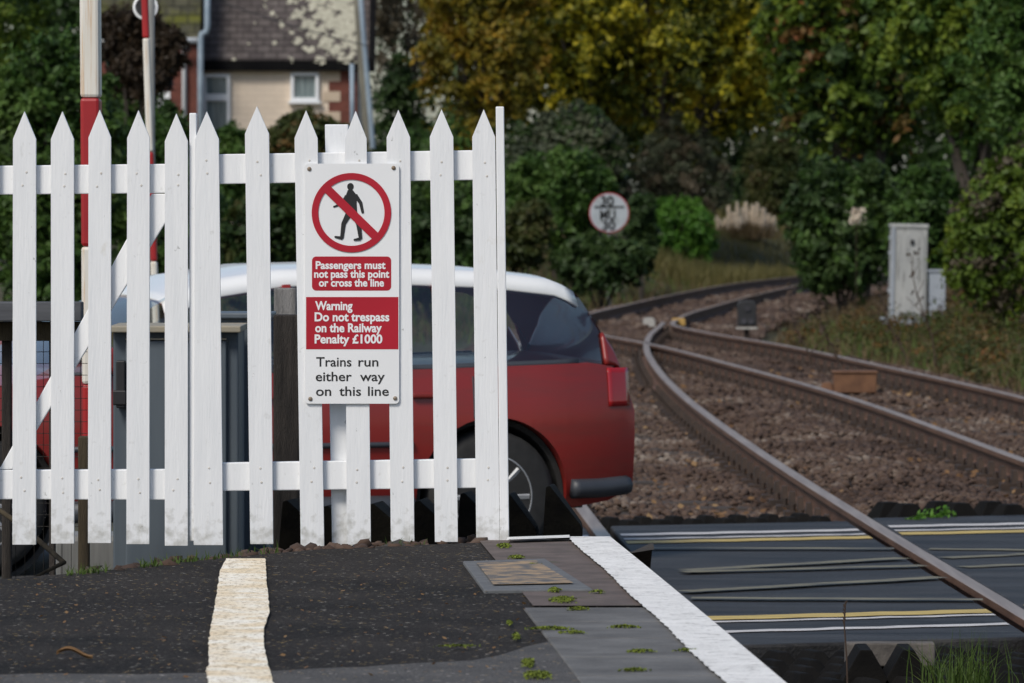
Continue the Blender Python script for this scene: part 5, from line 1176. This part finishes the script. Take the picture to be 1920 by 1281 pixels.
# low brambles with red and yellow leaves on the right verge
bl = []
for i in range(26):
    y = 47 + i * 1.5; d = 2.2 + 2.6 * ((i * 37) % 10) / 10; x = float(xA(y)) + d; bl.append(((x, y, hgt(x, y) + .14), (.7, .8, .24), 1))
o = foliage('brambles', bl, 15000, .06, M['l_hedge'], None, 260, .4); tag(o, 'low green bramble cover with red leaves on the right bank', 'brambles', kind='stuff')
o = foliage('red_leaves', [(a, (b[0], b[1], b[2] * 1.15), w_) for a, b, w_ in bl[::1]], 9000, .06, M['l_russet'], None, 160, .3); tag(o, 'red and orange autumn leaves among the brambles on the right bank', 'leaves', kind='stuff')
# tall dead stems
for i, (u, vt, Y, lab) in enumerate(((1480, 545, 62, 'dead dark stem leaning left of the relay cabinet'), (1535, 560, 60, 'dead branched stem low beside the far rail'), (1712, 480, 66, 'tall dead weed stem in front of the relay cabinet'), (1660, 560, 64, 'dead weed stem at the left foot of the relay cabinet'))):
    t = P(u, vt, Y); x = t.x + .25; gz = hgt(x, Y); mb = MB(); r = random.Random(i)
    pts = [Vector((x, Y, gz)).lerp(t, k / 6) + Vector((.05 * math.sin(k), 0, 0)) for k in range(7)]; mb.tube(pts, [.012 * (1 - .1 * k) for k in range(7)], 5)
    for k in (2, 3, 4, 5): mb.tube([pts[k], pts[k] + Vector((r.uniform(-.25, .25), r.uniform(-.1, .1), r.uniform(.08, .25)))], [.007, .003], 5)
    cs = np.array([tuple(pts[3 + (j % 4)]) for j in range(40)]) + rng.normal(0, .04, (40, 3)); v, f = leaf_quads(cs, rng.normal(size=(40, 3)), np.full(40, .07), .4); mb.add([tuple(q) for q in v], [tuple(int(z) for z in q) for q in f])
    o = mb.build('dead_stem', M['deadstem']); tag(o, lab, 'weed')
# grass tuft and weed in the lower right corner
n = 260; c = P(1800, 1330, 19.0); bs = np.stack([c.x + rng.normal(0, .075, n), c.y + rng.normal(0, .07, n), np.full(n, c.z - .02)], -1)
o = blades('grass_tuft', bs, .12 + .20 * rng.random(n), 0, .75, .0022, M['grassgreen']); tag(o, 'tuft of long green grass in the lower right corner by the deck', 'grass tuft')
mb = MB(); q = [P(1590, 1330, 18.6), P(1588, 1240, 18.6), P(1583, 1170, 18.6), P(1586, 1128, 18.6)]; mb.tube(q, [.0035, .003, .0025, .0015], 6)
for k in range(14): a = q[2].lerp(q[3], k / 14); mb.tube([a, a + Vector((random.uniform(-.008, .008), 0, .008))], [.003, .002], 5)
tag(mb.build('dock_weed', M['deadstem']), 'thin upright brown weed stem in front of the black deck', 'weed')
# small green plants at the deck edge and at the fence foot
for (u, v, Y, lab) in ((1755, 968, 29.9, 'small green weed on the far edge of the deck, right of the diagonal rail'), (1712, 978, 29.7, 'tiny green sprig beside the larger weed on the far deck edge')):
    c = P(u, v, Y); rr = .045 if u > 1740 else .022
    o = foliage('green_weed', [((c.x, c.y, c.z + .01), (rr * 1.6, rr, rr), 1)], 160, .03, M['l_bright'], None, 4, 1.1); tag(o, lab, 'weed')
bs = []
for i in range(420):
    u = rng.choice([rng.uniform(120, 200), rng.uniform(260, 370), rng.uniform(370, 520), rng.uniform(720, 800)], p=[.3, .4, .22, .08]); x = (u - 960) * 17.2 / F
    ye = np.interp(x, [-1.5, -1.25, -1.08, -.93, -.78, -.62, -.35, -.02], [16.1, 16.42, 16.72, 17.0, 17.25, 17.5, 17.72, 17.92]); bs.append((x * ye / 17.2, ye + rng.uniform(-.02, .12), ZP - .02))
bs = np.array(bs); o = blades('edge_grass', bs, .015 + .045 * rng.random(len(bs)), 0, .9, .002, M['grassgreen']); tag(o, 'short green grass and weeds along the back edge of the platform', 'grass', kind='stuff')
